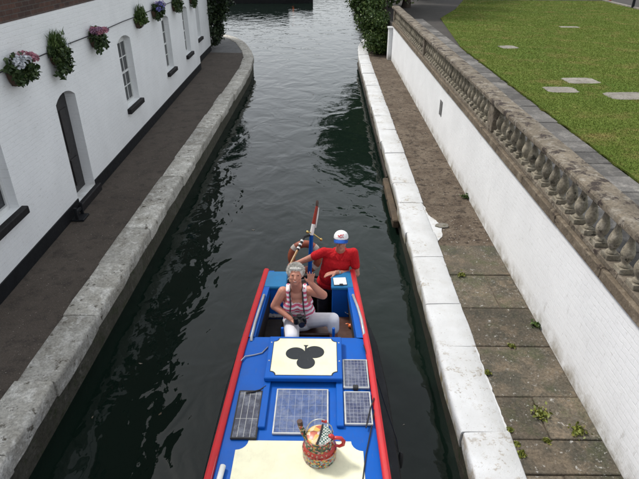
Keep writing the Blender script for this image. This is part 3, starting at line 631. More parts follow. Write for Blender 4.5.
# door
d = MB().box(-.26, -.205, 9.522, 10.418, .165, zl(2.79)).local('door', 'door_black', H)
for q in ((9.60, 9.93), (10.01, 10.34)):
    for zz in ((.30, .85), (1.0, 1.85)): MB().box(-.207, -.190, q[0], q[1], zz[0], zz[1], .008).local('door_panel', 'door_black', d)
MB().ball((-.17, 9.62, .98), .03, 10, 8).local('handle', 'brass', d)
MB().box(-.256, .0, 9.44, 9.52, .17, zl(2.68)).local('door_jamb', 'sash_white', H) if False else None
MB().box(-.34, .09, 9.40, 10.54, -.05, .155, .015).local('doorstep', 'slate_sill', H)
# boot scraper standing beside the door
wp = H.matrix_basis
def hw(x, y, z): return Vector((-4.56, 0, ZP)) + Vector((x * math.cos(LH) - y * math.sin(LH), x * math.sin(LH) + y * math.cos(LH), z))
t = thing('boot_scraper', 'black iron boot scraper beside the house door', 'boot scraper', hw(.14, 9.12, 0), LH)
MB().box(-.12, .12, -.15, .15, 0, .04, .008).local('base', 'black_paint', t)
for s_ in (-1, 1): MB().box(-.03, .03, s_ * .13 - .02, s_ * .13 + .02, .041, .28, .008).local('upright', 'black_paint', t)
MB().box(-.02, .02, -.108, .108, .14, .20, .004).local('blade', 'black_paint', t)
# cable on the wall
pts = []
for i in range(60):
    y = -3 + i * .46; pts.append(hw(.03, y, zl(3.585) - .012 * abs(math.sin(y * .9))))
tag(MB().tube(pts, .010, 6).build('wall_cable', 'cable_black', None, tuple(hw(.03, 8, zl(3.58)))), 'thin dark cable strung along the white house wall', 'cable')
# flower baskets on the wall
def flower_basket(y, z, r, cols, label, tall=0, trail=0, nl=900, fl=26, leaf='leaf_dark', spread=1.0):
    y -= .33; z += .07; r *= .9; o = hw(.0, y, zl(z)); t = thing('flower_basket', label, 'flower basket', o, LH, 'flower baskets hung on the house wall')
    m = MB(); k = 14                                 # half bowl against the wall
    for i in range(6):
        pass
    vs = []; rings = 6
    for i in range(rings + 1):
        a = math.pi / 2 * i / rings; rr = r * .85 * math.cos(a); zz = -r * .9 * math.sin(a)
        for j in range(k + 1): b = -math.pi / 2 + math.pi * j / k; vs.append((.015 + rr * math.cos(b), rr * math.sin(b), zz))
    m.add(vs, [(i * (k + 1) + j, i * (k + 1) + j + 1, (i + 1) * (k + 1) + j + 1, (i + 1) * (k + 1) + j) for i in range(rings) for j in range(k)])
    m.add([(.014, -r * .85, 0), (.014, r * .85, 0), (.014, r * .5, -r * .8), (.014, -r * .5, -r * .8)], [(0, 1, 2, 3)])
    m.local('basket', 'coir', t, sm=40)
    m = MB(); m.tube([(.02 + r * .86 * math.cos(b), r * .86 * math.sin(b), 0) for b in np.linspace(-math.pi / 2, math.pi / 2, 13)], .008, 6)
    for b in (-.7, 0, .7): m.tube([(.02 + r * .88 * math.cos(a) * math.cos(b), r * .88 * math.cos(a) * math.sin(b), -r * .92 * math.sin(a)) for a in np.linspace(0, 1.5, 8)], .005, 5)
    m.local('wire_frame', 'black_paint', t)
    bl = [(r * .5, 0, r * .15, r * .62, r * 1.0 * spread, r * .45)]
    Pn = crown_points(bl, nl, r * .28, 26, .3)
    if trail:
        q = rng.integers(0, 9, nl // 2); yy = np.linspace(-r * .9, r * 1.05, 9)[q]; ln = (trail * (.35 + .65 * rng.random(9)))[q]; s_ = rng.random(nl // 2)
        T = np.column_stack([r * .75 + .04 * rng.normal(size=nl // 2) - .1 * r * s_, yy + .03 * rng.normal(size=nl // 2), r * .1 - ln * s_]); Pn = np.vstack([Pn, T])
    Pn[:, 0] = np.abs(Pn[:, 0] - .02) + .02
    obj('foliage', np_mesh('foliage', leaf_verts(Pn, .052), 4), leaf, t)
    if tall:
        n_ = 900; base = np.column_stack([r * .4 + .06 * rng.normal(size=n_), .07 * rng.normal(size=n_), np.zeros(n_)]); d_ = np.column_stack([.14 * rng.normal(size=n_) + .1, .17 * rng.normal(size=n_), np.ones(n_)]); h_ = tall * (.4 + .6 * rng.random(n_))
        s_ = rng.random(n_); Cn = base + d_ * (h_ * s_)[:, None]; V = []
        sd_ = rng.normal(size=(n_, 3)) * .008 + d_ * 0; up = (d_ + rng.normal(size=(n_, 3)) * .35) * .055
        V = np.stack([Cn - up - sd_, Cn - up + sd_, Cn + up], 1).reshape(-1, 3)
        V[:, 0] = np.abs(V[:, 0] - .01) + .01
        obj('upright_plant', np_mesh('upright_plant', V, 3), 'leaf_mid', t)
    for ci, (mat, y0, y1) in enumerate(cols):
        C = []
        for _ in range(fl):
            c0 = np.array([r * .45 + r * .65 * random.random(), random.uniform(y0, y1) * r, r * random.uniform(.2, .75)])
            hd = rng.normal(size=(60, 3)); hd /= np.linalg.norm(hd, axis=1)[:, None]; C.append(c0 + hd * r * .24 * np.array([1, 1, .85]))
        C = np.vstack(C); C[:, 0] = np.abs(C[:, 0] - .02) + .02
        obj('flowers', np_mesh('flowers', leaf_verts(C, .036, 1.1), 4), mat, t)['kind'] = 'stuff'
    return t
flower_basket(8.70, 3.46, .30, [('petal_white', -1.1, .3), ('petal_pink', .3, 1.1)], 'hanging basket of white and pink flowers nearest the left edge', 0, .25, 1100, 7)
flower_basket(10.19, 3.46, .26, [('petal_white', .2, 1.0)], 'hanging basket with upright feathery green plant and white trailing flowers above the door', .40, .50, 1300, 3)
flower_basket(12.18, 3.46, .27, [('petal_pink', -.9, .9), ('petal_mauve', -1.0, .9)], 'hanging basket of dusty pink flowers between the door and first full window', 0, .34, 800, 7)
flower_basket(15.51, 3.42, .27, [('petal_mauve', .6, .9)], 'brown hanging basket with upright green plant beside the purple flowers', .38, .14, 600, 1, 'leaf_mid')
flower_basket(17.30, 3.48, .30, [('petal_blue', -1.0, .8), ('petal_lilac', -.5, 1.1)], 'hanging basket of blue and purple flowers above the second full window', 0, .30, 800, 8)
flower_basket(19.95, 3.42, .29, [('petal_mauve', -.25, .25)], 'dark leafy hanging basket with few flowers cut by the top edge', 0, .30, 1100, 5)
flower_basket(22.95, 3.36, .26, [('petal_mauve', -.25, .25)], 'farthest hanging basket, dark green, above the house corner', 0, .40, 900, 5)
# fallen leaves and grit on the two paths
def litter(n, fx, fy, z, size, name, label):
    C = np.column_stack([fx(n), fy(n), np.full(n, z)]); V = leaf_verts(C, size); V[:, 2] = z + .004 + np.abs(V[:, 2] - z) * .25
    tag(obj(name, np_mesh(name, V, 4), 'litter'), label, 'litter', kind='stuff')
litter(2600, lambda n: 1.98 + .98 * rng.random(n), lambda n: 8.3 + 18 * rng.random(n) ** 1.3, ZP - .03, .022, 'leaf_litter', 'dry leaf litter and grit on the right path')
litter(260, lambda n: 1.98 + .98 * rng.random(n), lambda n: 2.5 + 5.6 * rng.random(n), ZP - .004, .012, 'grit', 'grit scattered on the near paving slabs')
litter(3500, lambda n: -4.75 + 1.0 * rng.random(n), lambda n: 3.5 + 19 * rng.random(n), ZP - .004, .011, 'grit', 'grit scattered on the towpath below the house')
fl_ = np.column_stack([-3.0 + 4.2 * rng.random(34), 3.0 + 20 * rng.random(34), np.full(34, .004)]); fl_ = fl_[(np.abs(fl_[:, 0] + .215) > 1.15) | (fl_[:, 1] > 7.5)]
V = leaf_verts(fl_, .045); V[:, 2] = .004 + np.abs(V[:, 2] - .004) * .08
tag(obj('floating_leaves', np_mesh('floating_leaves', V, 4), 'litter'), 'few small leaves floating on the canal', 'leaves', kind='stuff')
C0 = onz(442, 225, ZP)
m = MB(); pp = [(math.cos(t_) * .14 * random.uniform(.8, 1.1), math.sin(t_) * .10 * random.uniform(.8, 1.1)) for t_ in np.linspace(0, 6.28, 10)[:-1]]; m.prism(pp, 0, .03)
tag(obj('loose_stone', m.mesh('loose_stone'), 'stepping_stone', None, (C0.x, C0.y, ZP - .032)), 'flat pale stone lying on the dirt path by the white edge', 'stone')
# weeds in the joints
WEEDS = [(468, 197, .15, 'leaf_mid', 'leafy green weed at the foot of the white wall, farthest along the path'), (540, 325, .10, 'leaf_mid', 'small green weed at the foot of the white wall beside the slabs'), (462, 275, .09, 'weed_leaf', 'yellow green weed in a joint of the slabs, farthest of them'),
         (512, 346, .06, 'weed_leaf', 'tiny weed in the slab joint beside the wall weed'), (540, 414, .15, 'weed_leaf', 'largest yellow green weed spread on the near slabs'), (579, 432, .13, 'weed_leaf', 'yellow green weed on the slabs toward the white wall'),
         (488, 373, .05, 'weed_leaf', 'small weed against the white coping, farthest of its row'), (510, 430, .05, 'weed_leaf', 'small weed against the white coping, second of its row'), (517, 444, .05, 'weed_leaf', 'small weed against the white coping, third of its row'), (522, 455, .06, 'weed_leaf', 'small weed against the white coping, nearest of its row'), (547, 441, .05, 'weed_leaf', 'little weed between the two larger ones on the slabs')]
for px, py, r_, mt, lab in WEEDS:
    c = onz(px, py, ZP); c.x = min(c.x, 2.94); t = thing('weed', lab, 'weed', (c.x, c.y, ZP - .01), 0, 'weeds growing in the right path')
    r_ *= .62; n_ = int(50 + 900 * r_); Pn = np.abs(rng.normal(size=(n_, 3))) * np.array([1, 1, .45]) * r_ * .5; Pn[:, :2] *= rng.choice([-1, 1], (n_, 2)); Pn[:, 2] += .01
    Pn[:, 0] = np.minimum(Pn[:, 0], 2.955 - c.x)
    obj('leaves', np_mesh('leaves', leaf_verts(Pn, -.0 + .022 if r_ < .06 else .026), 4), mt, t)
    m = MB()
    for _ in range(5): e = Pn[random.randrange(n_)]; m.tube([(0, 0, 0), tuple(e * .6 + np.array([0, 0, .02])), tuple(e)], [.003, .002, .001], 4)
    m.local('stems', 'leaf_mid', t)

# ------------------------------------------------------------------ vegetation
def tree(name, label, base, blobs, n, size, mat, trunk_r, limbs, clump=.45, nclump=120, group=None, cat='tree', zmin=None, shell=.5):
    t = thing(name, label, cat, base, 0, group); b = Vector(base); m = MB()
    top = Vector(limbs[0]); mid = b.lerp(top, .5) + Vector((random.uniform(-.2, .2), random.uniform(-.2, .2), 0))
    m.tube([b - Vector((0, 0, .1)), b + Vector((.03, .02, .4)), mid, top], [trunk_r * 1.35, trunk_r, trunk_r * .75, trunk_r * .3], 10)
    for l in limbs[1:]:
        l = Vector(l); s_ = b.lerp(mid, random.uniform(.6, 1)); q = s_.lerp(l, .5) + Vector((0, 0, .25)); m.tube([s_, q, l], [trunk_r * .5, trunk_r * .32, trunk_r * .1], 7)
    m.build('trunk', 'bark', t, sm=60)
    foliage('crown', mat, t, blobs, n, size, clump, nclump, shell, .3, zmin); return t
tree('bush', 'dense green bush closing off the end of the right path', (2.45, 27.6, ZP - .03), [(2.35, 27.5, 1.5, .55, .8, .9), (2.1, 28.4, 2.2, .75, .9, 1.1), (2.6, 27.3, 1.0, .35, .5, .5), (1.9, 28.9, 3.1, .9, .9, 1.0)], 15000, .075, 'leaf_mid', .07, [(2.3, 28.2, 3.0), (2.0, 27.6, 2.0), (2.6, 27.4, 1.6), (1.7, 28.8, 3.2)], .26, 150, cat='bush', zmin=ZP)
TG = 'trees on the right bank'
tree('tree', 'dark leafy tree overhanging the water behind the bush', (3.0, 31.0, ZP - .03), [(2.4, 31, 5.4, 2.0, 2.0, 2.2), (1.5, 30.6, 5.0, 1.3, 1.4, 1.6), (1.4, 32.4, 6.4, 1.5, 1.6, 1.6), (.75, 31, 4.7, .9, 1.2, 1.4), (.9, 31.4, 6.4, 1.2, 1.4, 1.2), (3.4, 31.5, 7, 1.7, 1.8, 1.4), (3.6, 30.6, 4.4, 1.3, 1.4, 1.4)], 26000, .11, 'leaf_dark', .2, [(2.8, 31.2, 7.2), (1.6, 30.4, 4.6), (4.2, 31.6, 6.2), (2.2, 32.2, 5.8), (.7, 31.1, 5.6)], .42, 240, TG, zmin=1.5)
tree('tree', 'dark tree farther along the right bank', (4.6, 34.0, ZL - .05), [(3.6, 34.8, 5.0, 2.3, 2.2, 2.6), (2.6, 34.2, 3.2, 1.2, 1.4, 1.6), (4.6, 35, 7.6, 2.0, 2.0, 1.7)], 17000, .13, 'leaf_mid', .24, [(4.2, 34.6, 7.6), (2.6, 34.2, 4.6), (5.4, 35.2, 6.6)], .5, 170, TG, zmin=1.2)
tree('tree', 'tall dark tree beyond the end of the balustrade', (6.6, 39.6, ZL - .05), [(6, 40, 6.6, 2.8, 2.6, 2.8), (7.6, 41, 5.6, 2.0, 2, 2)], 14000, .15, 'leaf_dark', .26, [(6.4, 40, 9.2), (4.8, 39.4, 6.6), (8.2, 41, 6.6)], .55, 150, TG, zmin=4)
tree('climbing_shrub', 'dark climbing greenery at the far end of the white house', (-6.2, 28.7, ZP), [(-5.6, 28.6, 3.0, .55, .5, 2.3), (-5.6, 29.2, 4.4, .95, .9, 1.6), (-5.85, 28.8, 1.6, .42, .5, .9), (-5.3, 29.0, 3.2, .5, .5, 1.2), (-6.6, 29.8, 3.4, 1.0, 1.0, 2.4)], 17000, .085, 'ivy_leaf', .08, [(-6.0, 28.9, 5.2), (-5.7, 28.6, 3.6), (-6.5, 29.6, 4.6)], .25, 190, cat='shrub', zmin=ZP + .05)
tree('tree', 'dark tree on the quay behind the house', (-8.5, 31.5, ZP), [(-8.6, 31.8, 5.4, 2.2, 2.2, 2.6), (-9.8, 32.6, 3.8, 1.6, 1.6, 2)], 12000, .13, 'ivy_leaf', .2, [(-8.5, 31.7, 7.6), (-7.4, 31.4, 5.4), (-9.8, 32.3, 5.2)], .5, 130, zmin=1.6)
# far wood across the pool
bl = [(x, 172 + random.uniform(-3, 6), 3.0 + random.uniform(0, 1.2), 5, 4, random.uniform(2.6, 4.2)) for x in np.arange(-64, 66, 4.5)]
fw = obj('far_wood', np_mesh('far_wood', leaf_verts(crown_points(bl, 26000, 1.0, 900, .4), .7), 4), 'leaf_dark'); tag(fw, 'low line of trees far across the water', 'trees', kind='stuff')

# ------------------------------------------------------------------ quay and road furniture
def bollard(loc, h, r, label, mats=('black_paint', 'post_white')):
    t = thing('bollard', label, 'bollard', loc)
    MB().lathe([(r * 1.25, 0), (r * 1.25, .04), (r, .06), (r * .9, h * .78)], loc, 14).build('post', mats[0], t, sm=40)
    MB().lathe([(r * .92, h * .781), (r * 1.15, h * .82), (r * 1.1, h * .93), (r * .7, h), (.004, h * 1.02)], loc, 14).build('cap', mats[1], t, sm=40)
c = onz(222.5, 34, ZP); bollard((c.x, c.y, ZP - .01), .75, .11, 'small black bollard with pale cap at the quay corner')
c = onz(629, 8, ZL); bollard((c.x + .35, c.y + .3, ZL - .04), 1.05, .08, 'dark post by the kerb at the top right corner', ('black_paint', 'black_paint'))
c = onz(604, 2, ZL); bollard((c.x + .6, c.y + .5, ZL - .04), 1.0, .08, 'reddish post beyond the far corner of the lawn', ('post_red', 'post_red'))

# moored boat across the far pool
def far_boat():
    t = thing('moored_boat', 'dark hulled boat moored across the far end of the canal', 'boat', (-7, 61.6, 0))
    st = [(-1.55, .02), (-1.75, .25), (-2.3, .62), (-3.2, .95), (-4.5, 1.05), (-12, 1.05), (-13, .8), (-13.6, .3)]
    m = MB(); vs = []
    for x, hw_ in st: vs += [(x, 61.6 - hw_, .95 + (.25 if x > -2.6 else 0)), (x - .02 * 0, 61.6 - hw_ * .9, .3), (x, 61.6 - hw_ * .7, -.4), (x, 61.6 + hw_ * .7, -.4), (x, 61.6 + hw_ * .9, .3), (x, 61.6 + hw_, .95 + (.25 if x > -2.6 else 0))]
    m.add(vs, [(i * 6 + j, i * 6 + (j + 1) % 6, (i + 1) * 6 + (j + 1) % 6, (i + 1) * 6 + j) for i in range(len(st) - 1) for j in range(6)] + [tuple(range(6)), tuple((len(st) - 1) * 6 + j for j in range(6))[::-1]])
    h = m.build('hull', 'hull_black', t)
    MB().box(-11.8, -4.2, 60.78, 62.42, .951, 1.75, .03).build('cabin', 'hull_black', t)
    MB().box(-11.9, -4.1, 60.7, 62.5, 1.751, 1.82, .02).build('cabin_roof', 'boat_black', t)
    for x in (-10.6, -9, -7.4, -5.8): MB().box(x - .35, x + .35, 60.765, 60.779, 1.2, 1.58).build('window', 'window_glass', t)
    MB().tube([(-3.6, 60.5, .95), (-3.6, 60.48, .35)], .09, 8).build('fender', 'orange_plastic', t)
    m = MB(); m.box(-13.2, -2.9, 60.52, 60.60, .92, 1.0); m.build('gunwale', 'boat_black', t)
far_boat()

# ------------------------------------------------------------------ the narrowboat
CX = -.215
BOAT = thing('narrowboat', 'blue and red narrowboat with cream roof panels coming through the canal', 'boat', (CX, 1.0, 0))
def lerp_tab(tab, y):
    if y <= tab[0][0]: return tab[0][1]
    for (a, va), (b, vb) in zip(tab, tab[1:]):
        if y <= b: return va + (vb - va) * (y - a) / (b - a)
    return tab[-1][1]
def hr(y): return lerp_tab([(2.8, .752), (4.36, .705), (5.0, .665), (5.93, .60)], y)       # half width at the roof edge
def hg(y): return lerp_tab([(-8.9, .05), (-8.2, .45), (-7, .85), (-5.5, .95), (3.5, .94), (4.6, .92), (5.4, .86), (6.0, .74), (6.4, .58), (6.7, .36), (6.85, .06)], y)
ZR = 1.45
Ys = [-8.9, -8.55, -8.2, -7.6, -7, -5.5, -2, 1, 3.5, 4.6, 5.0, 5.4, 5.7, 6.0, 6.2, 6.4, 6.55, 6.7, 6.8, 6.85]
m = MB(); vs = []
for y in Ys:
    g = hg(y); vs += [(CX - g, y, .74), (CX - g - .02, y, .70), (CX - g - .02, y, .64), (CX - g, y, .60), (CX - g * .95, y, .1), (CX - g * .85, y, -.5), (CX + g * .85, y, -.5), (CX + g * .95, y, .1), (CX + g, y, .60), (CX + g + .02, y, .64), (CX + g + .02, y, .70), (CX + g, y, .74)]
k = 12; m.add(vs, [(i * k + j, i * k + j + 1, (i + 1) * k + j + 1, (i + 1) * k + j) for i in range(len(Ys) - 1) for j in range(k - 1)] + [tuple(range(k)), tuple((len(Ys) - 1) * k + j for j in range(k))[::-1]])
hull = m.build('hull', 'hull_black', BOAT, sm=35)
def cb(y): return hr(y) + .10
def strips(name, mat, ys, fa, fb, parent=BOAT):         # two mirrored strips between two edge functions giving (half width, z)
    for s_ in (-1, 1):
        m = MB(); vs = []
        for y in ys: (xa, za), (xb, zb) = fa(y), fb(y); vs += [(CX + s_ * xa, y, za), (CX + s_ * xb, y, zb)]
        m.add(vs, [(2 * i, 2 * i + 1, 2 * i + 3, 2 * i + 2) for i in range(len(ys) - 1)]); m.build(name, mat, parent)
ycab = [-7.2, -5, -2, 1, 2.8, 3.5, 4.36, 4.6, 5.0, 5.4, 5.93]
strips('gunwale', 'hull_black', ycab, lambda y: (hg(y), .742), lambda y: (min(cb(y), hg(y) - .01), .744))
strips('cabin_side', 'boat_blue', ycab, lambda y: (min(cb(y), hg(y) - .01), .744), lambda y: (hr(y) - .012, ZR - .03))
# roof: nearly flat with rounded shoulders, forward of the cockpit
yr = [-7.2, -5, -2, 1, 2.8, 3.6, 4.36, 4.57]; m = MB(); vs = []
for y in yr:
    h_ = hr(y); vs += [(CX + x, y, z) for x, z in ((-h_ + .02, ZR - .035), (-h_ + .075, ZR - .012), (-h_ + .15, ZR - .002), (-.3, ZR), (.3, ZR), (h_ - .15, ZR - .002), (h_ - .075, ZR - .012), (h_ - .02, ZR - .035))]
k = 8; m.add(vs, [(i * k + j, i * k + j + 1, (i + 1) * k + j + 1, (i + 1) * k + j) for i in range(len(yr) - 1) for j in range(k - 1)])
h_ = hr(4.57); m.add([(CX - h_ + .02, 4.572, ZR - .035), (CX - h_ + .075, 4.572, ZR - .012), (CX + h_ - .075, 4.572, ZR - .012), (CX + h_ - .02, 4.572, ZR - .035), (CX + h_ - .1, 4.572, ZR - .12), (CX - h_ + .1, 4.572, ZR - .12)], [(0, 1, 2, 3, 4, 5)])
m.build('roof', 'boat_blue', BOAT, sm=30)
# red edge rail all along
for s_ in (-1, 1):
    m = MB(); vs = []; ye = [-7.2, -3, 0, 2.8, 3.6, 4.36, 4.7, 5.0, 5.4, 5.7, 5.95]
    for y in ye:
        h_ = hr(y)
        vs += [(CX + s_ * (h_ + o), y, ZR + z) for o, z in ((-.068, -.05), (-.064, .008), (-.05, .022), (-.02, .026), (0, .012), (.006, -.03), (.0, -.07), (-.03, -.08))]
    m.add(vs, [(i * 8 + j, i * 8 + (j + 1) % 8, (i + 1) * 8 + (j + 1) % 8, (i + 1) * 8 + j) for i in range(len(ye) - 1) for j in range(8)] + [tuple(range(8)), tuple((len(ye) - 1) * 8 + j for j in range(8))])
    m.build('edge_rail', 'boat_red', BOAT, sm=40)
# cockpit coaming: blue top, dark inside
yc = [4.573, 4.8, 5.0, 5.2, 5.4, 5.6, 5.93]
strips('coaming', 'boat_blue', yc, lambda y: (hr(y) - .064, ZR), lambda y: (hr(y) - .135, ZR))
strips('coaming_lip', 'boat_blue', yc, lambda y: (hr(y) - .135, ZR), lambda y: (hr(y) - .14, ZR - .10))
strips('cockpit_lining', 'interior_dark', yc, lambda y: (hr(y) - .14, ZR - .10), lambda y: (hr(y) - .10, .86))
for s_, pts in ((-1, [(264, 295), (259, 310), (255, 323), (251.5, 337)]), (1, [(353, 295), (358, 308), (361.5, 320), (364, 333)])):
    q = [onz(a, b, ZR + .02) for a, b in pts]; MB().tube([q[0] + Vector((0, .03, -.03))] + q + [q[-1] + Vector((0, -.03, -.03))], .017, 8).build('grab_tube', 'grey_tube', BOAT, sm=60)
MB().box(CX - .70, CX + .70, 4.5, 5.56, .86, .90).build('cockpit_floor', 'interior_dark', BOAT)
MB().box(CX - .58, CX + .58, 5.561, 6.45, .24, .28).build('steerer_floor', 'interior_dark', BOAT)
MB().box(CX - .60, CX + .60, 4.46, 4.50, .3, ZR - .10).build('bulkhead', 'interior_dark', BOAT)
m = MB(); m.add([(CX - .62, 5.562, .28), (CX + .62, 5.562, .28), (CX + .62, 5.562, .86), (CX - .62, 5.562, .86)], [(0, 1, 2, 3)]); m.build('step_riser', 'dark_wood', BOAT)
# lockers either side of the steerer
for x0, x1 in ((-.775, -.50), (.075, .365)):
    lk = MB().box(x0 + .01, x1 - .01, 5.57, 5.90, .87, 1.405).build('locker', 'boat_blue', BOAT)
    MB().box(x0 - .005, x1 + .005, 5.545, 5.915, 1.407, ZR + .005, .012).build('locker_lid', 'locker_blue', lk)
# stern deck round the steerer's well
m = MB()
for s_ in (-1, 1):
    a = [(CX + s_ * (.44), y) for y in (6.45, 5.93)]; b = [(CX + s_ * (hg(y) - .005), y) for y in (5.93, 6.2, 6.45)]; p = a + b
    m.add([(x, y, .745) for x, y in p], [tuple(range(5))])
p = [(CX - hg(y) + .004, y) for y in (6.45, 6.6, 6.75, 6.84)] + [(CX + hg(y) - .004, y) for y in (6.84, 6.75, 6.6, 6.45)]
m.add([(x, y, .745) for x, y in p], [tuple(range(8))]); m.build('stern_deck', 'dark_wood', BOAT)
m = MB(); m.tube([(CX + hg(y) * s_ * .93, y, .80) for s_, y in [(-1, 6.0), (-1, 6.3), (-1, 6.55), (-1, 6.75), (0, 6.83), (1, 6.75), (1, 6.55), (1, 6.3), (1, 6.0)]], .03, 8); m.build('stern_rail', 'boat_black', BOAT)
# sliding hatch with club emblem
ZH = ZR + .085
c = [onz(a, b, ZH) for a, b in ((267, 336.5), (342, 336.5), (342, 378.5), (267, 378.5))]
hx0, hx1 = (c[0].x + c[3].x) / 2, (c[1].x + c[2].x) / 2; hy1, hy0 = (c[0].y + c[1].y) / 2, (c[2].y + c[3].y) / 2
hat = MB().box(hx0, hx1, hy0, hy1, ZR + .035, ZH, .008).build('sliding_hatch', 'boat_blue', BOAT)
def notched(x0, x1, y0, y1, r, k=5):
    P = []
    for cx, cy, a0 in ((x0, y0, 90), (x1, y0, 180), (x1, y1, 270), (x0, y1, 0)):
        P += [(cx + r * math.cos(R(a0 - 90 * i / k)), cy + r * math.sin(R(a0 - 90 * i / k))) for i in range(k + 1)]
    return P
bx = .055
cp = MB().prism(notched(hx0 + bx, hx1 - bx, hy0 + .045, hy1 - .04, .055), ZH + .0005, ZH + .003).build('cream_panel', 'boat_cream', hat)
MB().prism(notched(hx0 + bx - .006, hx1 - bx + .006, hy0 + .039, hy1 - .034, .051), ZH - .001, ZH + .0016).build('panel_border', 'emblem_black', hat)
m = MB(); ze = ZH + .0045
cl = [onz(a, b, ze) for a, b in ((295.5, 353.3), (314.5, 352.0), (305.8, 362.5))]; rr_ = .108
for i, q in enumerate(cl): m.prism([(q.x + rr_ * math.cos(t_) * (.93 if i < 2 else .86), q.y + rr_ * .86 * math.sin(t_)) for t_ in np.linspace(0, 2 * math.pi, 33)[:-1]], ZH + .003, ze + i * .0001)
ctr = (cl[0] + cl[1] + cl[2]) / 3; st = onz(306, 345.5, ze)
m.prism([(ctr.x - .075, ctr.y - .02), (ctr.x + .075, ctr.y - .02), (ctr.x + .05, ctr.y + .05), (ctr.x - .05, ctr.y + .05)], ZH + .003, ze + .0003)
m.prism([(st.x - .012, ctr.y), (st.x + .012, ctr.y), (st.x + .009, st.y - .02), (st.x + .026, st.y + .006), (st.x - .026, st.y + .006), (st.x - .009, st.y - .02)], ZH + .003, ze + .0004)
m.build('club_emblem', 'emblem_black', hat)
for xx in (hx0 + .028, hx1 - .028):
    for yy in (hy0 + .25, hy1 - .1): MB().ball((xx, yy, ZH), (.009, .009, .005), 8, 6).build('screw', 'alloy', hat)
for x0, x1, y0 in ((hx0 + .0, hx0 + .065, 3.30), (hx1 - .065, hx1 - .0, 3.32)):
    MB().box(x0, x1, y0, hy1 - .012, ZR - .001, ZR + .034, .006).build('hatch_slide', 'boat_blue', BOAT)
for px in (282.5, 333.5):
    q = ony(px, 334, 4.63); MB().tube([(q.x, 4.64, 1.2), (q.x, 4.64, ZR + .075)], .016, 8).build('hatch_post', 'boat_blue', BOAT)
# solar panels
def solar_panel(px4, mat, fr, lab=None, zs=.022):
    z = ZR + zs; q = [onz(a, b, z) for a, b in px4]; x0, x1 = (q[0].x + q[3].x) / 2, (q[1].x + q[2].x) / 2; y1, y0 = (q[0].y + q[1].y) / 2, (q[2].y + q[3].y) / 2
    f = MB().box(x0, x1, y0, y1, ZR + .001, z - .002, .003).build('solar_panel', fr, BOAT); e = .014
    MB().box(x0 + e, x1 - e, y0 + e, y1 - e, z - .0018, z).build('solar_cells', mat, f)
    for xx in (x0 + .007, x1 - .007): MB().box(xx - .006, xx + .006, y0 + .002, y1 - .002, z - .0018, z + .002).build('frame_bar', fr, f)
    for yy in (y0 + .007, y1 - .007): MB().box(x0 + .0135, x1 - .0135, yy - .006, yy + .006, z - .0017, z + .0021).build('frame_bar', fr, f)
    return x0, x1, y0, y1
solar_panel([(275, 389), (328, 389), (329, 434), (274, 434)], 'solar_cell_blue', 'alloy')
solar_panel([(239.5, 391), (263, 390), (257, 438), (229.5, 439)], 'solar_cell_dark', 'rubber')
solar_panel([(342.5, 359), (367, 360), (369.5, 388.5), (343.5, 387.5)], 'solar_cell_small', 'alloy')
solar_panel([(343.5, 391), (370, 392), (373.5, 425), (345, 424)], 'solar_cell_small', 'alloy')
MB().box(.27, .32, 3.775, 3.825, ZR + .003, ZR + .04, .006).build('junction_box', 'rubber', BOAT)
# big cream panel with notched corners
q0, q1 = onz(237, 441, ZR + .004), onz(362.5, 441, ZR + .004)
MB().prism(notched(q0.x, q1.x, 1.55, (q0.y + q1.y) / 2, .10), ZR - .003, ZR + .004).build('cream_panel', 'boat_cream', BOAT)
# cables on the roof
def roof_cable(px, r=.006, mat='cable_black', z=.008): MB().tube([onz(a, b, ZR + z) for a, b in px], r, 6).build('roof_cable', mat, BOAT, sm=60)
roof_cable([(268, 347), (262, 353), (254, 355), (245, 356.5), (240, 362), (236, 374), (231, 394), (224, 424), (216, 458), (209, 486)], .007, 'grey_tube')
roof_cable([(266, 386), (260, 390), (252, 392), (246, 393)], .007, 'rubber', .03)
roof_cable([(363.5, 345), (368, 358), (372, 376), (375, 394), (374.5, 410), (370, 435), (366, 455), (362, 486)], .006)
roof_cable([(374, 398), (370, 410), (366, 428)], .006, 'cable_black', .03)
qa, qb = onz(223, 466, ZR + .03), onz(217.5, 486, ZR + .03)
MB().tube([qa, qa.lerp(qb, .5), qb], .024, 10).build('roof_pipe', 'post_white', BOAT, sm=60)
q = onz(360, 452, .70)
t = thing('rope_fender', 'thin black rope fender hanging off the right side of the boat', 'fender', (CX + .95, 3.2, .6))
MB().tube([(CX + hr(4.0) + .02, 4.02, ZR - .06), (CX + .86, 3.95, 1.0), (CX + .955, 3.8, .77), (CX + .975, 3.72, .66)], .009, 6).build('rope', 'rubber', t)
MB().lathe([(.008, -.24), (.025, -.22), (.03, -.12), (.025, -.02), (.008, 0)], (CX + 1.0, 3.72, .66), 10).build('fender_body', 'rubber', t, sm=50)
# rudder post and tiller
a = ony(309, 285, 6.62); b = ony(311.5, 235, 6.66); c = ony(313.5, 224, 6.72); d = ony(317, 206, 6.78); e = ony(317.3, 203, 6.80)
a0 = Vector((a.x, a.y, .74))
MB().tube([a0, a, b], [.038, .034, .029], 12).build('rudder_post', 'boat_blue', BOAT, sm=50)
MB().tube([b, b.lerp(c, .5), c], [.0288, .028, .026], 12).build('post_white_band', 'post_white', BOAT, sm=50)
MB().tube([c, c.lerp(d, .5), d], [.0255, .023, .018], 12).build('post_red_band', 'post_red', BOAT, sm=50)
MB().tube([d, e, e + Vector((0, .02, .03))], [.0175, .022, .015], 10).build('post_tip', 'dark_wood', BOAT, sm=50)
MB().tube([c + Vector((.03, -.012, -.05)), c.lerp(d, .5) + Vector((.033, -.01, 0)), d + Vector((.024, -.01, -.02))], [.008, .012, .006], 8).build('white_stripe', 'post_white', BOAT, sm=50)
ta, tb = ony(289, 267, 6.12), ony(304, 237, 6.55)
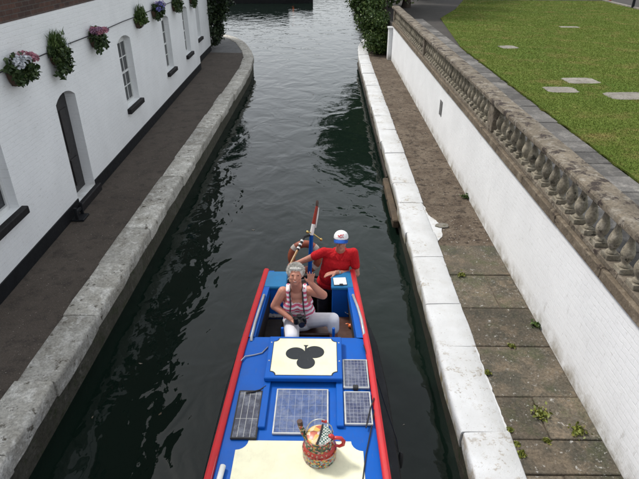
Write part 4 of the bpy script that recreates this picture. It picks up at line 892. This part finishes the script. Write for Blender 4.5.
MB().tube([ta, ta.lerp(tb, .55)], [.017, .016], 10).build('tiller_handle', 'varnished_wood', BOAT, sm=50)
MB().tube([ta.lerp(tb, .55), ta.lerp(tb, .8), tb, b + Vector((-.02, 0, .0))], [.021, .021, .019, .018], 10).build('tiller_bar', 'boat_black', BOAT, sm=50)
for f_ in (.62, .74, .86): q = ta.lerp(tb, f_); d_ = (tb - ta).normalized() * .012; MB().tube([q - d_, q + d_], .024, 10).build('tiller_band', 'post_white', BOAT)
for px, py in ((307.5, 232), (321, 239.5)): q = ony(px, py, 6.62); MB().ball(q, .022, 10, 8).build('brass_knob', 'brass', BOAT, sm=60); MB().tube([q, b.lerp(c, .2)], .009, 6).build('brass_pin', 'brass', BOAT)
# small flag bits: none; life ring leaning on the stern rail
lc = ony(305, 257, 6.72); t = thing('life_ring', 'brown orange life ring with pale bands behind the steerer at the stern', 'life ring', (lc.x, lc.y, lc.z - .25))
def torus(c, R_, r_, a0, a1, n=24, tilt=.25):
    P = []
    for i in range(n + 1): a = a0 + (a1 - a0) * i / n; P.append(Vector(c) + Vector((R_ * math.cos(a), R_ * math.sin(a) * math.sin(tilt), R_ * math.sin(a) * math.cos(tilt))))
    return MB().tube(P, r_, 14)
torus(lc, .20, .055, 0, 2 * math.pi, 40).build('ring', 'ring_orange', t, sm=60)
for a in (.75, 2.4, 3.9, 5.5): torus(lc, .20, .058, a - .14, a + .14, 5).build('band', 'ring_band', t, sm=60)
MB().tube([lc + Vector((-.2, .02, -.1)), lc + Vector((-.15, .05, -.3)), (CX - .42, 6.6, .80)], .012, 6).build('hanging_rope', 'ring_band', t)
# cockpit furniture
b_ = MB().box(.08, .37, 4.62, 5.52, .901, 1.02, .01).build('side_bench', 'dark_wood', BOAT)
MB().box(-.52, .06, 5.02, 5.44, .901, 1.135, .015).build('seat_box', 'dark_wood', BOAT)
MB().box(-.76, -.55, 4.65, 5.5, .901, .99, .01).build('side_shelf', 'interior_dark', BOAT)
# painted water can
cc = onz(319.5, 455, ZR + .004)
can = thing('water_can', 'brightly painted water can with red handle standing on the cream roof panel', 'water can', (cc.x, cc.y, ZR + .0045)); can.scale = (1, 1, .87)
def cl_(prof, name, mat, n=28, cap=True, sm=35): return MB().lathe(prof, (0, 0, 0), n, cap).local(name, mat, can, sm)
cl_([(.132, 0), (.140, .006), (.142, .03), (.142, .105), (.145, .112), (.142, .125), (.134, .135), (.116, .225), (.112, .255), (.114, .262), (.108, .268)], 'body', 'can_paint')
cl_([(.1455, .126), (.1455, .134), (.1445, .136)], 'band', 'can_red', cap=False)
lid = cl_([(.106, .268), (.104, .280), (.085, .292), (.05, .302), (.012, .306)], 'lid', 'lid_rose')
m = MB(); pr_ = [(.1045, .2815), (.0855, .2935), (.0505, .3035), (.002, .3075)]; vs = [(r_ * math.cos(a), r_ * math.sin(a), z) for r_, z in pr_ for a in np.linspace(-1.72, 1.35, 15)]
m.add(vs, [(i * 15 + j, i * 15 + j + 1, (i + 1) * 15 + j + 1, (i + 1) * 15 + j) for i in range(3) for j in range(14)]); m.local('lid_half', 'lid_check', lid, 40)
MB().tube([(-.022, -.105, .285), (.0, -.05, .310), (.012, .0, .314), (.02, .05, .310), (.026, .10, .286)], .008, 8).local('lid_bar', 'rubber', lid)
MB().tube([(.105, -.02, .255), (.135, -.025, .275), (.175, -.028, .272), (.198, -.03, .235), (.195, -.03, .19), (.165, -.025, .16), (.132, -.02, .165)], [.014, .016, .017, .017, .016, .014, .012], 10).local('handle', 'can_red', can, 60)
MB().ball((.095, -.02, .285), (.028, .022, .024), 10, 8).local('handle_boss', 'can_red', can, 60)
MB().tube([(-.10, .03, .20), (-.135, .05, .245), (-.155, .06, .30), (-.160, .063, .335)], [.032, .026, .021, .024], 10).local('spout', 'can_paint', can, 60)
MB().tube([(-.160, .063, .336), (-.165, .065, .375)], [.022, .024], 10).local('spout_mouth', 'dark_wood', can, 60)
MB().tube([(-.112 * math.cos(a) , .03 + .02 * math.sin(a), .262 + .16 * math.sin(a)) for a in np.linspace(0, math.pi * .62, 14)] + [(.03, .05, .41)], .0055, 6).local('bail', 'alloy', can, 60)
MB().tube([(.022, .05, .405), (.055, .052, .385)], .014, 8).local('bail_grip', 'can_red', can, 60)
MB().tube([(.05, .052, .388), (.095, .05, .33), (.112, .04, .262)], .0055, 6).local('bail_stay', 'alloy', can, 60)
for i, ch in enumerate('GREAT'):
    cu = bpy.data.curves.new('letter', 'FONT'); cu.body = ch; cu.size = .033; cu.align_x = 'CENTER'; cu.extrude = .0008
    to = bpy.data.objects.new('letter_tmp', cu); COL.objects.link(to); bpy.context.view_layer.update()
    me = bpy.data.meshes.new_from_object(to.evaluated_get(bpy.context.evaluated_depsgraph_get())); bpy.data.objects.remove(to)
    a = R(-98 + (i - 2) * 17); rr = .1345
    o = obj('letter', me, 'letter_cream', can, (rr * math.cos(a), rr * math.sin(a), .143)); o.rotation_euler = Euler((R(79), 0, a + R(90)))

# small things in the cockpit
q = onz(353, 313, 1.03); t = thing('bowl', 'small pale dish on the bench inside the cockpit', 'dish', (min(q.x, .31), q.y, 1.021))
MB().lathe([(.03, 0), (.045, .012), (.062, .035), (.058, .035), (.04, .014), (.005, .01)], (min(q.x, .31), q.y, 1.021), 16).build('bowl', 'china_white', t, sm=50)
q = onz(357, 329, 1.04); m = MB(); m.ball((0, 0, .03), (.05, .035, .03), 12, 8); m.tube([(-.03, 0, .04), (-.05, .01, .055), (-.075, .015, .045)], .008, 6)
tag(obj('orange_float', m.mesh('orange_float', sm=60), 'orange_plastic', None, (min(q.x, .33), q.y + .05, 1.021)), 'small orange float inside the cockpit beside the coaming', 'float')
q = onz(343, 318, 1.03); m = MB(); m.lathe([(.028, 0), (.03, .07), (.026, .07), (.024, .01)], (0, 0, 0), 14); m.tube([(.028, 0, .055), (.048, 0, .05), (.048, 0, .025), (.029, 0, .018)], .005, 6)
tag(obj('mug', m.mesh('mug', sm=50), 'cloth_grey', None, (.16, q.y + .3, 1.021)), 'grey mug on the bench near the pale dish', 'mug')
q = onz(269, 318, .99); m = MB(); gx = 9
vs = [(-.09 + .18 * i / (gx - 1), -.11 + .22 * j / (gx - 1), .02 + .03 * abs(mnoise.noise(Vector((i * .5, j * .45, 4)))) ) for i in range(gx) for j in range(gx)]
m.add(vs, [(i * gx + j, i * gx + j + 1, (i + 1) * gx + j + 1, (i + 1) * gx + j) for i in range(gx - 1) for j in range(gx - 1)]); m.box(-.085, .085, -.10, .10, 0, .018)
tag(obj('folded_cloth', m.mesh('folded_cloth', sm=60), 'cloth_grey', None, (-.65, q.y + .1, .992)), 'crumpled pale cloth inside the cockpit at the woman\'s right', 'cloth')
q = onz(340, 281, ZR + .02)
t = thing('notebook', 'white open notebook lying on the blue locker under the man\'s hand', 'notebook', (q.x, q.y, ZR + .0055), .08)
MB().box(-.085, .085, -.085, .085, 0, .006).local('cover', 'strap_black', t)
MB().box(-.08, .08, -.08, .08, .0065, .016, .003).local('pages', 'paper', t)
MB().box(-.015, .03, -.088, -.072, .0165, .024).local('clip', 'strap_black', t)

# ------------------------------------------------------------------ people
def fuse(name, mb, voxel, mat, parent, sm=4, off=None, fac=.5):
    """union of overlapping forms as one continuous surface"""
    me = mb.mesh(name, origin_of(parent) if off is None else off); tmp = bpy.data.objects.new('fuse_tmp', me); COL.objects.link(tmp)
    r = tmp.modifiers.new('r', 'REMESH'); r.mode = 'VOXEL'; r.voxel_size = voxel; r.use_smooth_shade = True
    s_ = tmp.modifiers.new('s', 'SMOOTH'); s_.factor = fac; s_.iterations = sm
    bpy.context.view_layer.update(); out = bpy.data.meshes.new_from_object(tmp.evaluated_get(bpy.context.evaluated_depsgraph_get())); bpy.data.objects.remove(tmp); bpy.data.meshes.remove(me)
    for p in out.polygons: p.use_smooth = True
    out.materials.clear(); o = obj(name, out, mat, parent); return o
def basis(fwd, up):
    f = Vector(fwd).normalized(); u = Vector(up); u = (u - f * u.dot(f)).normalized(); x = f.cross(u); return Matrix((x, f, u)).transposed()
def head_forms(m, c, B, s=1.0, wide=1.0):
    def b(p, r): m.ball(Vector(c) + B @ (Vector((p[0] * wide, p[1], p[2])) * s), (r[0] * s * wide, r[1] * s, r[2] * s), 16, 12, B)
    b((0, -.012, .028), (.077, .094, .088)); b((0, .022, -.018), (.064, .072, .092)); b((0, .040, -.078), (.042, .042, .032)); b((0, .062, -.098), (.022, .018, .015))
    b((.034, .062, -.028), (.026, .022, .026)); b((-.034, .062, -.028), (.026, .022, .026))
    b((0, .083, .022), (.05, .012, .010)); b((0, .090, -.058), (.026, .010, .012))
    for sx in (-1, 1): b((sx * .077, -.004, -.004), (.009, .020, .030))
    m.cap(Vector(c) + B @ Vector((0, .088, .012)) * s, Vector(c) + B @ Vector((0, .108, -.028)) * s, .010 * s, .016 * s, 10)
def face_parts(c, B, par, s=1.0, brows=True):
    def put(nm, p, r, mt): MB().ball(Vector(c) + B @ (Vector(p) * s), tuple(x * s for x in r), 10, 8, B).build(nm, mt, par, sm=60)
    for sx in (-1, 1):
        put('eye', (sx * .033, .0865, .010), (.010, .005, .0042), 'eye_dark')
        if brows: put('eyebrow', (sx * .032, .0935, .027), (.018, .004, .0035), 'cloth_grey')
    put('mouth', (0, .0995, -.060), (.022, .004, .0055), 'lip')
def hand_forms(m, wrist, d, nrm, thumb, curl=.25, spread=.12, s=1.0, tcurl=.2):
    """palm plus five fingers; d: towards the fingertips, nrm: out of the palm, thumb: side of the thumb"""
    d = Vector(d).normalized(); nrm = Vector(nrm); nrm = (nrm - d * nrm.dot(d)).normalized(); sd = d.cross(nrm); sd = sd if sd.dot(Vector(thumb)) > 0 else -sd
    wv = Vector(wrist); P = lambda a, b, c: wv + (d * a + sd * b + nrm * c) * s
    for b in (-.026, -.009, .009, .026): m.cap(P(.012, b * .75, 0), P(.082, b * 1.05, .002), .015 * s, .0125 * s, 8)
    for i, (b, L) in enumerate(((.031, .070), (.0105, .078), (-.0105, .072), (-.031, .056))):
        p = P(.085, b, .002); a = curl * (1 + .12 * i); sp = sd * (spread * (1.5 - i))
        for k, fr in enumerate((.45, .31, .26)):
            a_ = a * (k + .8); v = (d * math.cos(a_) + nrm * math.sin(a_) + sp * (1 if k == 0 else .6)).normalized(); q = p + v * L * fr * s; m.cap(p, q, (.0092 - .0007 * k) * s, (.0086 - .0007 * k) * s, 8); p = q
    p = P(.022, .030, .006); q = P(.050, .056, .014); r_ = P(.078, .066 - tcurl * .05, .018 + tcurl * .06); m.cap(p, q, .0125 * s, .0105 * s, 8); m.cap(q, r_, .0105 * s, .0085 * s, 8)
    return P

# --- woman, seated in the cockpit, waving
WO = Vector((-.27, 5.15, .9))
wm = thing('person', 'seated person with short white hair in pink striped top and white trousers, waving', 'person', WO)
hc = ony(295.5, 274.5, 5.03); Bw = basis((.03, -.92, .30), (0.03, .25, 1))
nb = ony(296.5, 289.5, 5.13); sR = ony(283, 291.5, 5.13); sL = ony(310, 290.5, 5.12)           # shoulders: image left is her right
eR = ony(274.5, 306, 5.10); hR = ony(291.5, 319.5, 4.93); eL = ony(323, 295, 4.98); hL = ony(310.5, 283.0, 4.90)
pel = ony(300, 319, 5.17); ch = nb.lerp(pel, .36); wa = nb.lerp(pel, .7)
kL = ony(333, 319, 4.89); hipL = pel + Vector((.10, -.02, -.01)); hipR = pel + Vector((-.10, -.02, -.01)); kR = Vector((ony(292, 338, 4.74).x, 4.74, 1.30))
aL = Vector((kL.x + .02, 4.88, 1.0)); aR = Vector((kR.x + .01, 4.72, 1.0))
m = MB(); head_forms(m, hc, Bw, .97, 1.09)
m.cap(hc + Bw @ Vector((0, -.02, -.05)), nb + Vector((0, .01, -.01)), .060, .072); m.ball(nb + Vector((0, .02, -.01)), (.12, .06, .045)); m.ball(hc + Bw @ Vector((0, .03, -.095)), (.045, .04, .03), 12, 8, Bw)
for s_ in (-1, 1): m.ball(hc + Bw @ Vector((s_ * .040, .040, -.058)), (.030, .036, .036), 12, 8, Bw)
def torso(m, add):
    m.ball(nb + Vector((0, .0, -.06)), (.165 + add, .085 + add, .075 + add)); m.ball(ch, (.175 + add, .115 + add, .13 + add)); m.ball(wa, (.185 + add, .135 + add, .13 + add)); m.ball(pel + Vector((0, 0, -.01)), (.20 + add, .15 + add, .12 + add))
    for s_ in (-1, 1): m.ball(ch + Vector((s_ * .08, -.085, -.01)), (.082 + add, .07 + add, .075 + add))
torso(m, 0)
m.cap(sR, eR, .062, .050); m.cap(eR, hR, .047, .029); m.cap(sL, eL, .062, .052); m.cap(eL, hL, .050, .030)
m.cap(nb + Vector((0, 0, -.03)), sR, .05, .055); m.cap(nb + Vector((0, 0, -.03)), sL, .05, .055)
hand_forms(m, hL, Vector((.05, -.05, 1)), (0, -1, .1), (-1, 0, 0), .10, .16, .98, .0)
dirR = Vector((1, -.35, .12)); hand_forms(m, hR, dirR, (.1, -.3, 1), (0, -1, .2), .35, .05, .95, .4)
for k_, a_ in ((kL, aL), (kR, aR)): m.cap(k_, a_, .056, .042)
m.cap(hipL, kL, .080, .058); m.cap(hipR, kR, .085, .065)
fuse('body', m, .0065, 'skin_fair', wm, 3)
face_parts(hc, Bw, wm, .97, False); MB().ball(hc + Bw @ Vector((0, .098, -.058)), (.017, .004, .003), 10, 6, Bw).build('teeth', 'china_white', wm)
m = MB()                                                    # vest: torso forms plus two straps
m.ball(ch + Vector((0, 0, -.02)), (.186, .126, .122)); m.ball(wa, (.197, .147, .14)); m.ball(pel + Vector((0, .01, .035)), (.212, .162, .10))
for s_ in (-1, 1): m.ball(ch + Vector((s_ * .08, -.09, -.02)), (.092, .078, .078))
for s_ in (-1, 1):
    p0 = ch + Vector((s_ * .09, -.125, .045)); p1 = nb + Vector((s_ * .093, -.055, .022)); p2 = nb + Vector((s_ * .098, .035, .03)); p3 = ch + Vector((s_ * .08, .12, .05))
    for a_, b_ in ((p0, p1), (p1, p2), (p2, p3)): m.cap(a_, b_, .029, .026)
fuse('vest', m, .008, 'stripe_top', wm, 4)
m = MB(); m.ball(pel + Vector((0, .01, -.03)), (.216, .166, .115)); hemR = kR.lerp(aR, .35)
m.cap(hipL, kL, .102, .074); m.cap(kL, kL.lerp(aL, .30), .074, .070); m.cap(hipR, kR, .102, .082); m.cap(kR, hemR, .080, .074); fuse('trousers', m, .010, 'trousers_white', wm, 5)
for a_ in (aL, aR):
    m = MB(); m.cap(a_ + Vector((0, .02, -.02)), a_ + Vector((0, .03, -.055)), .046, .044); m.cap(a_ + Vector((0, .02, -.06)), a_ + Vector((.01, -.13, -.065)), .042, .034); fuse('shoe', m, .010, 'shoe_dark', wm, 3)
m = MB()
def hb(p, r): m.ball(hc + Bw @ Vector(p), r, 14, 10, Bw)
hb((0, -.022, .034), (.092, .097, .083)); hb((0, -.05, .0), (.088, .072, .085)); hb((0, .040, .078), (.070, .034, .022)); hb((.072, -.01, .03), (.022, .05, .06)); hb((-.072, -.01, .03), (.022, .05, .06))
for _ in range(0):
    a_ = random.uniform(0, 6.28); e_ = random.uniform(.1, 1.4); v = Vector((math.cos(a_) * math.cos(e_) * .094, math.sin(a_) * math.cos(e_) * .098 - .022, math.sin(e_) * .086 + .038))
    if v.y < .05 or v.z > .085: hb(v * 1.0, (.022, .026, .013))
fuse('hair', m, .006, 'hair_white', wm, 6)
k_ = 3800; aa = rng.random(k_) * 6.283; ee = rng.random(k_) * 1.75 - .35; C = np.column_stack([np.cos(aa) * np.cos(ee) * .098, np.sin(aa) * np.cos(ee) * .101 - .022, np.sin(ee) * .090 + .036])
C = C[(C[:, 1] < .035) | (C[:, 2] > .060)]; Cw = np.array([tuple(hc + Bw @ Vector(v)) for v in C])
obj('hair_tufts', np_mesh('hair_tufts', leaf_verts(Cw - np.array(origin_of(wm)), .0048, 6.5), 4), 'hair_white', wm)
# her camera, held at the waist on a neck strap
kc = ony(299.5, 320, 4.87); t = thing('photo_camera', 'black camera with lens and neck strap held in the waving person\'s hand', 'camera', kc)
Bk = basis((.25, -.9, .15), (0, .1, 1))
def kbox(x0, x1, y0, y1, z0, z1, b_=.006):
    q = MB().box(x0, x1, y0, y1, z0, z1, b_); q.v = [kc + Bk @ v for v in q.v]; return q
kbox(-.068, .068, -.035, .035, -.045, .042, .010).build('camera_body', 'camera_black', t)
kbox(-.028, .028, -.03, .04, .043, .068, .008).build('viewfinder', 'camera_black', t)
kbox(-.069, -.040, .0355, .056, -.04, .038, .006).build('grip', 'camera_black', t)
MB().tube([kc + Bk @ Vector((0, y, 0)) for y in (.034, .05, .052, .10, .102, .125)], [.036, .036, .033, .033, .036, .036], 16).build('lens', 'camera_black', t, sm=30)
MB().tube([kc + Bk @ Vector((0, y, 0)) for y in (.1252, .1275)], .029, 16).build('lens_glass', 'lens_glass', t)
for s_ in (-1, 1):
    p = [kc + Bk @ Vector((s_ * -.070, 0, .035)), ch + Vector((s_ * .082, -.182, -.04)), ch + Vector((s_ * .072, -.168, .05)), nb + Vector((s_ * .074, -.085, .01)), nb + Vector((s_ * .066, .0, .052)), nb + Vector((s_ * .03, .058, .055))]
    MB().tube(p, .0085, 6).build('neck_strap', 'strap_black', t, sm=60)

# --- man steering at the stern
MO = Vector((.09, 6.12, .28))
mn = thing('person', 'person in red polo shirt and white cap with blue peak, standing at the tiller', 'person', MO)
hc = ony(341, 241.5, 5.97); Bm = basis((-.05, -.95, .20), (0, .18, 1))
nb = ony(340, 251.5, 6.07) + Vector((0, 0, .02)); sR = ony(324, 252, 6.08); sL = ony(353.5, 252.5, 6.06)
eR = ony(309, 258.5, 6.14); hR = ony(296, 263.5, 6.14); eL = ony(356.5, 274, 6.02); hL = ony(336, 272.5, 5.86)
pel = Vector((.07, 6.13, 1.14)); ch = nb.lerp(pel, .36); wa = nb.lerp(pel, .72)
m = MB(); head_forms(m, hc, Bm, 1.02); m.cap(hc + Bm @ Vector((0, -.02, -.05)), nb + Vector((0, .01, -.02)), .058, .066)
def mtorso(m, add):
    m.ball(nb + Vector((0, .01, -.08)), (.18 + add, .095 + add, .085 + add)); m.ball(ch, (.185 + add, .125 + add, .14 + add)); m.ball(wa + Vector((0, -.02, 0)), (.185 + add, .155 + add, .15 + add)); m.ball(pel, (.175 + add, .135 + add, .13 + add)); m.cap(ch, pel, .135 + add, .13 + add); m.ball(ch.lerp(wa, .5), (.182 + add, .138 + add, .15 + add))
mtorso(m, 0)
for a_, b_ in ((sR, eR), (sL, eL)): m.cap(a_, b_, .056, .045)
m.cap(eR, hR, .044, .030); m.cap(eL, hL, .044, .030); m.cap(nb + Vector((0, 0, -.06)), sR, .055, .06); m.cap(nb + Vector((0, 0, -.06)), sL, .055, .06)
hand_forms(m, hR, (ta + Vector((.0, 0, .02)) - hR).normalized() + Vector((-.3, 0, 0)), (0, .1, -1), (0, -1, 0), .65, .02, 1.05, .8)
hand_forms(m, hL, (-1, -.15, -.12), (0, -.05, -1), (0, -1, 0), .22, .05, 1.05, .2)
ft = []
for s_ in (-1, 1):
    hp = pel + Vector((s_ * .095, 0, -.04)); kn = Vector((pel.x + s_ * .11, 6.10, .74)); an = Vector((pel.x + s_ * .12, 6.16, .37)); m.cap(hp, kn, .085, .062); m.cap(kn, an, .058, .042); ft.append((hp, kn, an))
fuse('body', m, .0065, 'skin_tan', mn, 3); face_parts(hc, Bm, mn, 1.02)
m = MB(); mtorso(m, .016); m.ball(pel + Vector((0, 0, .03)), (.20, .165, .12))
for a_, b_ in ((sR, eR), (sL, eL)): m.cap(a_, a_.lerp(b_, .60), .066, .064); m.cap(nb + Vector((0, .01, -.055)), a_ + Vector((0, 0, -.005)), .062, .064)
sh = fuse('polo_shirt', m, .009, 'polo_red', mn, 8)
m = MB()
for s_ in (-1, 1):
    m.cap(nb + Vector((s_ * .07, .03, .005)), nb + Vector((s_ * .058, -.055, -.02)), .021, .020); m.cap(nb + Vector((s_ * .058, -.055, -.02)), nb + Vector((s_ * .022, -.108, -.085)), .020, .014)
m.cap(nb + Vector((-.07, .03, .005)), nb + Vector((.07, .03, .005)), .021); fuse('collar', m, .007, 'polo_red', mn, 2)
m = MB(); m.ball(pel + Vector((0, 0, -.03)), (.19, .15, .12))
for hp, kn, an in ft: m.cap(hp, kn, .105, .082); m.cap(kn, an, .080, .066)
fuse('trousers', m, .012, 'trousers_dark', mn, 4)
for hp, kn, an in ft:
    m = MB(); m.cap(an + Vector((0, .02, -.04)), an + Vector((0, -.14, -.05)), .045, .038); fuse('shoe', m, .010, 'shoe_dark', mn, 3)
# cap
m = MB(); k = 20; vs = []; rows_ = 9
for i in range(rows_):
    a = math.pi / 2 * i / (rows_ - 1)
    for j in range(k): b = 2 * math.pi * j / k; vs.append(hc + Bm @ Vector((.094 * math.cos(a) * math.cos(b), -.008 + .108 * math.cos(a) * math.sin(b), .050 + .095 * math.sin(a) ** .85)))
m.add(vs, [(i * k + j, i * k + (j + 1) % k, (i + 1) * k + (j + 1) % k, (i + 1) * k + j) for i in range(rows_ - 1) for j in range(k)]); cap_ = m.build('cap', 'cap_white', mn, sm=60)
m = MB(); vs = []
for i in range(5):
    t_ = i / 4
    for j in range(13): b = math.pi * (.08 + .84 * j / 12); vs.append(hc + Bm @ Vector((.095 * math.cos(b) * (1 - .04 * t_), .098 * math.sin(b) + .050 * t_ * math.sin(b) ** .6, .052 - .030 * t_ - .018 * abs(math.cos(b)) ** 2)))
top = len(vs); vs += [v - Bm @ Vector((0, 0, .005)) for v in vs]
f_ = [(i * 13 + j, i * 13 + j + 1, (i + 1) * 13 + j + 1, (i + 1) * 13 + j) for i in range(4) for j in range(12)]; f_ += [tuple(top + q for q in g)[::-1] for g in f_]
f_ += [(4 * 13 + j, 4 * 13 + j + 1, top + 4 * 13 + j + 1, top + 4 * 13 + j) for j in range(12)]
m.add(vs, f_); m.build('cap_peak', 'cap_blue', cap_, sm=50)
def cap_surf(az, el, lift=.0015):
    a = el; b = math.pi / 2 + az; return hc + Bm @ Vector(((.094 + lift) * math.cos(a) * math.cos(b), -.008 + (.108 + lift) * math.cos(a) * math.sin(b), .050 + (.095 + lift) * math.sin(a) ** .85))
for (a0, a1, e0, e1) in ((-.52, .05, .42, .56), (-.10, .50, .55, .68), (-.40, .42, .26, .36)):      # red print on the cap's front
    m = MB(); vs = [cap_surf(a0 + (a1 - a0) * i / 6, e + .06 * math.sin(i * 1.7)) for e in (e0, e1) for i in range(7)]; m.add(vs, [(i, i + 1, 8 + i, 7 + i) for i in range(6)]); m.build('cap_print', 'cap_red', cap_)
wv = hL.lerp(eL, .12); dv = (eL - hL).normalized() * .011; MB().tube([wv - dv, wv + dv], .036, 14).build('watch', 'watch_metal', mn, sm=40)
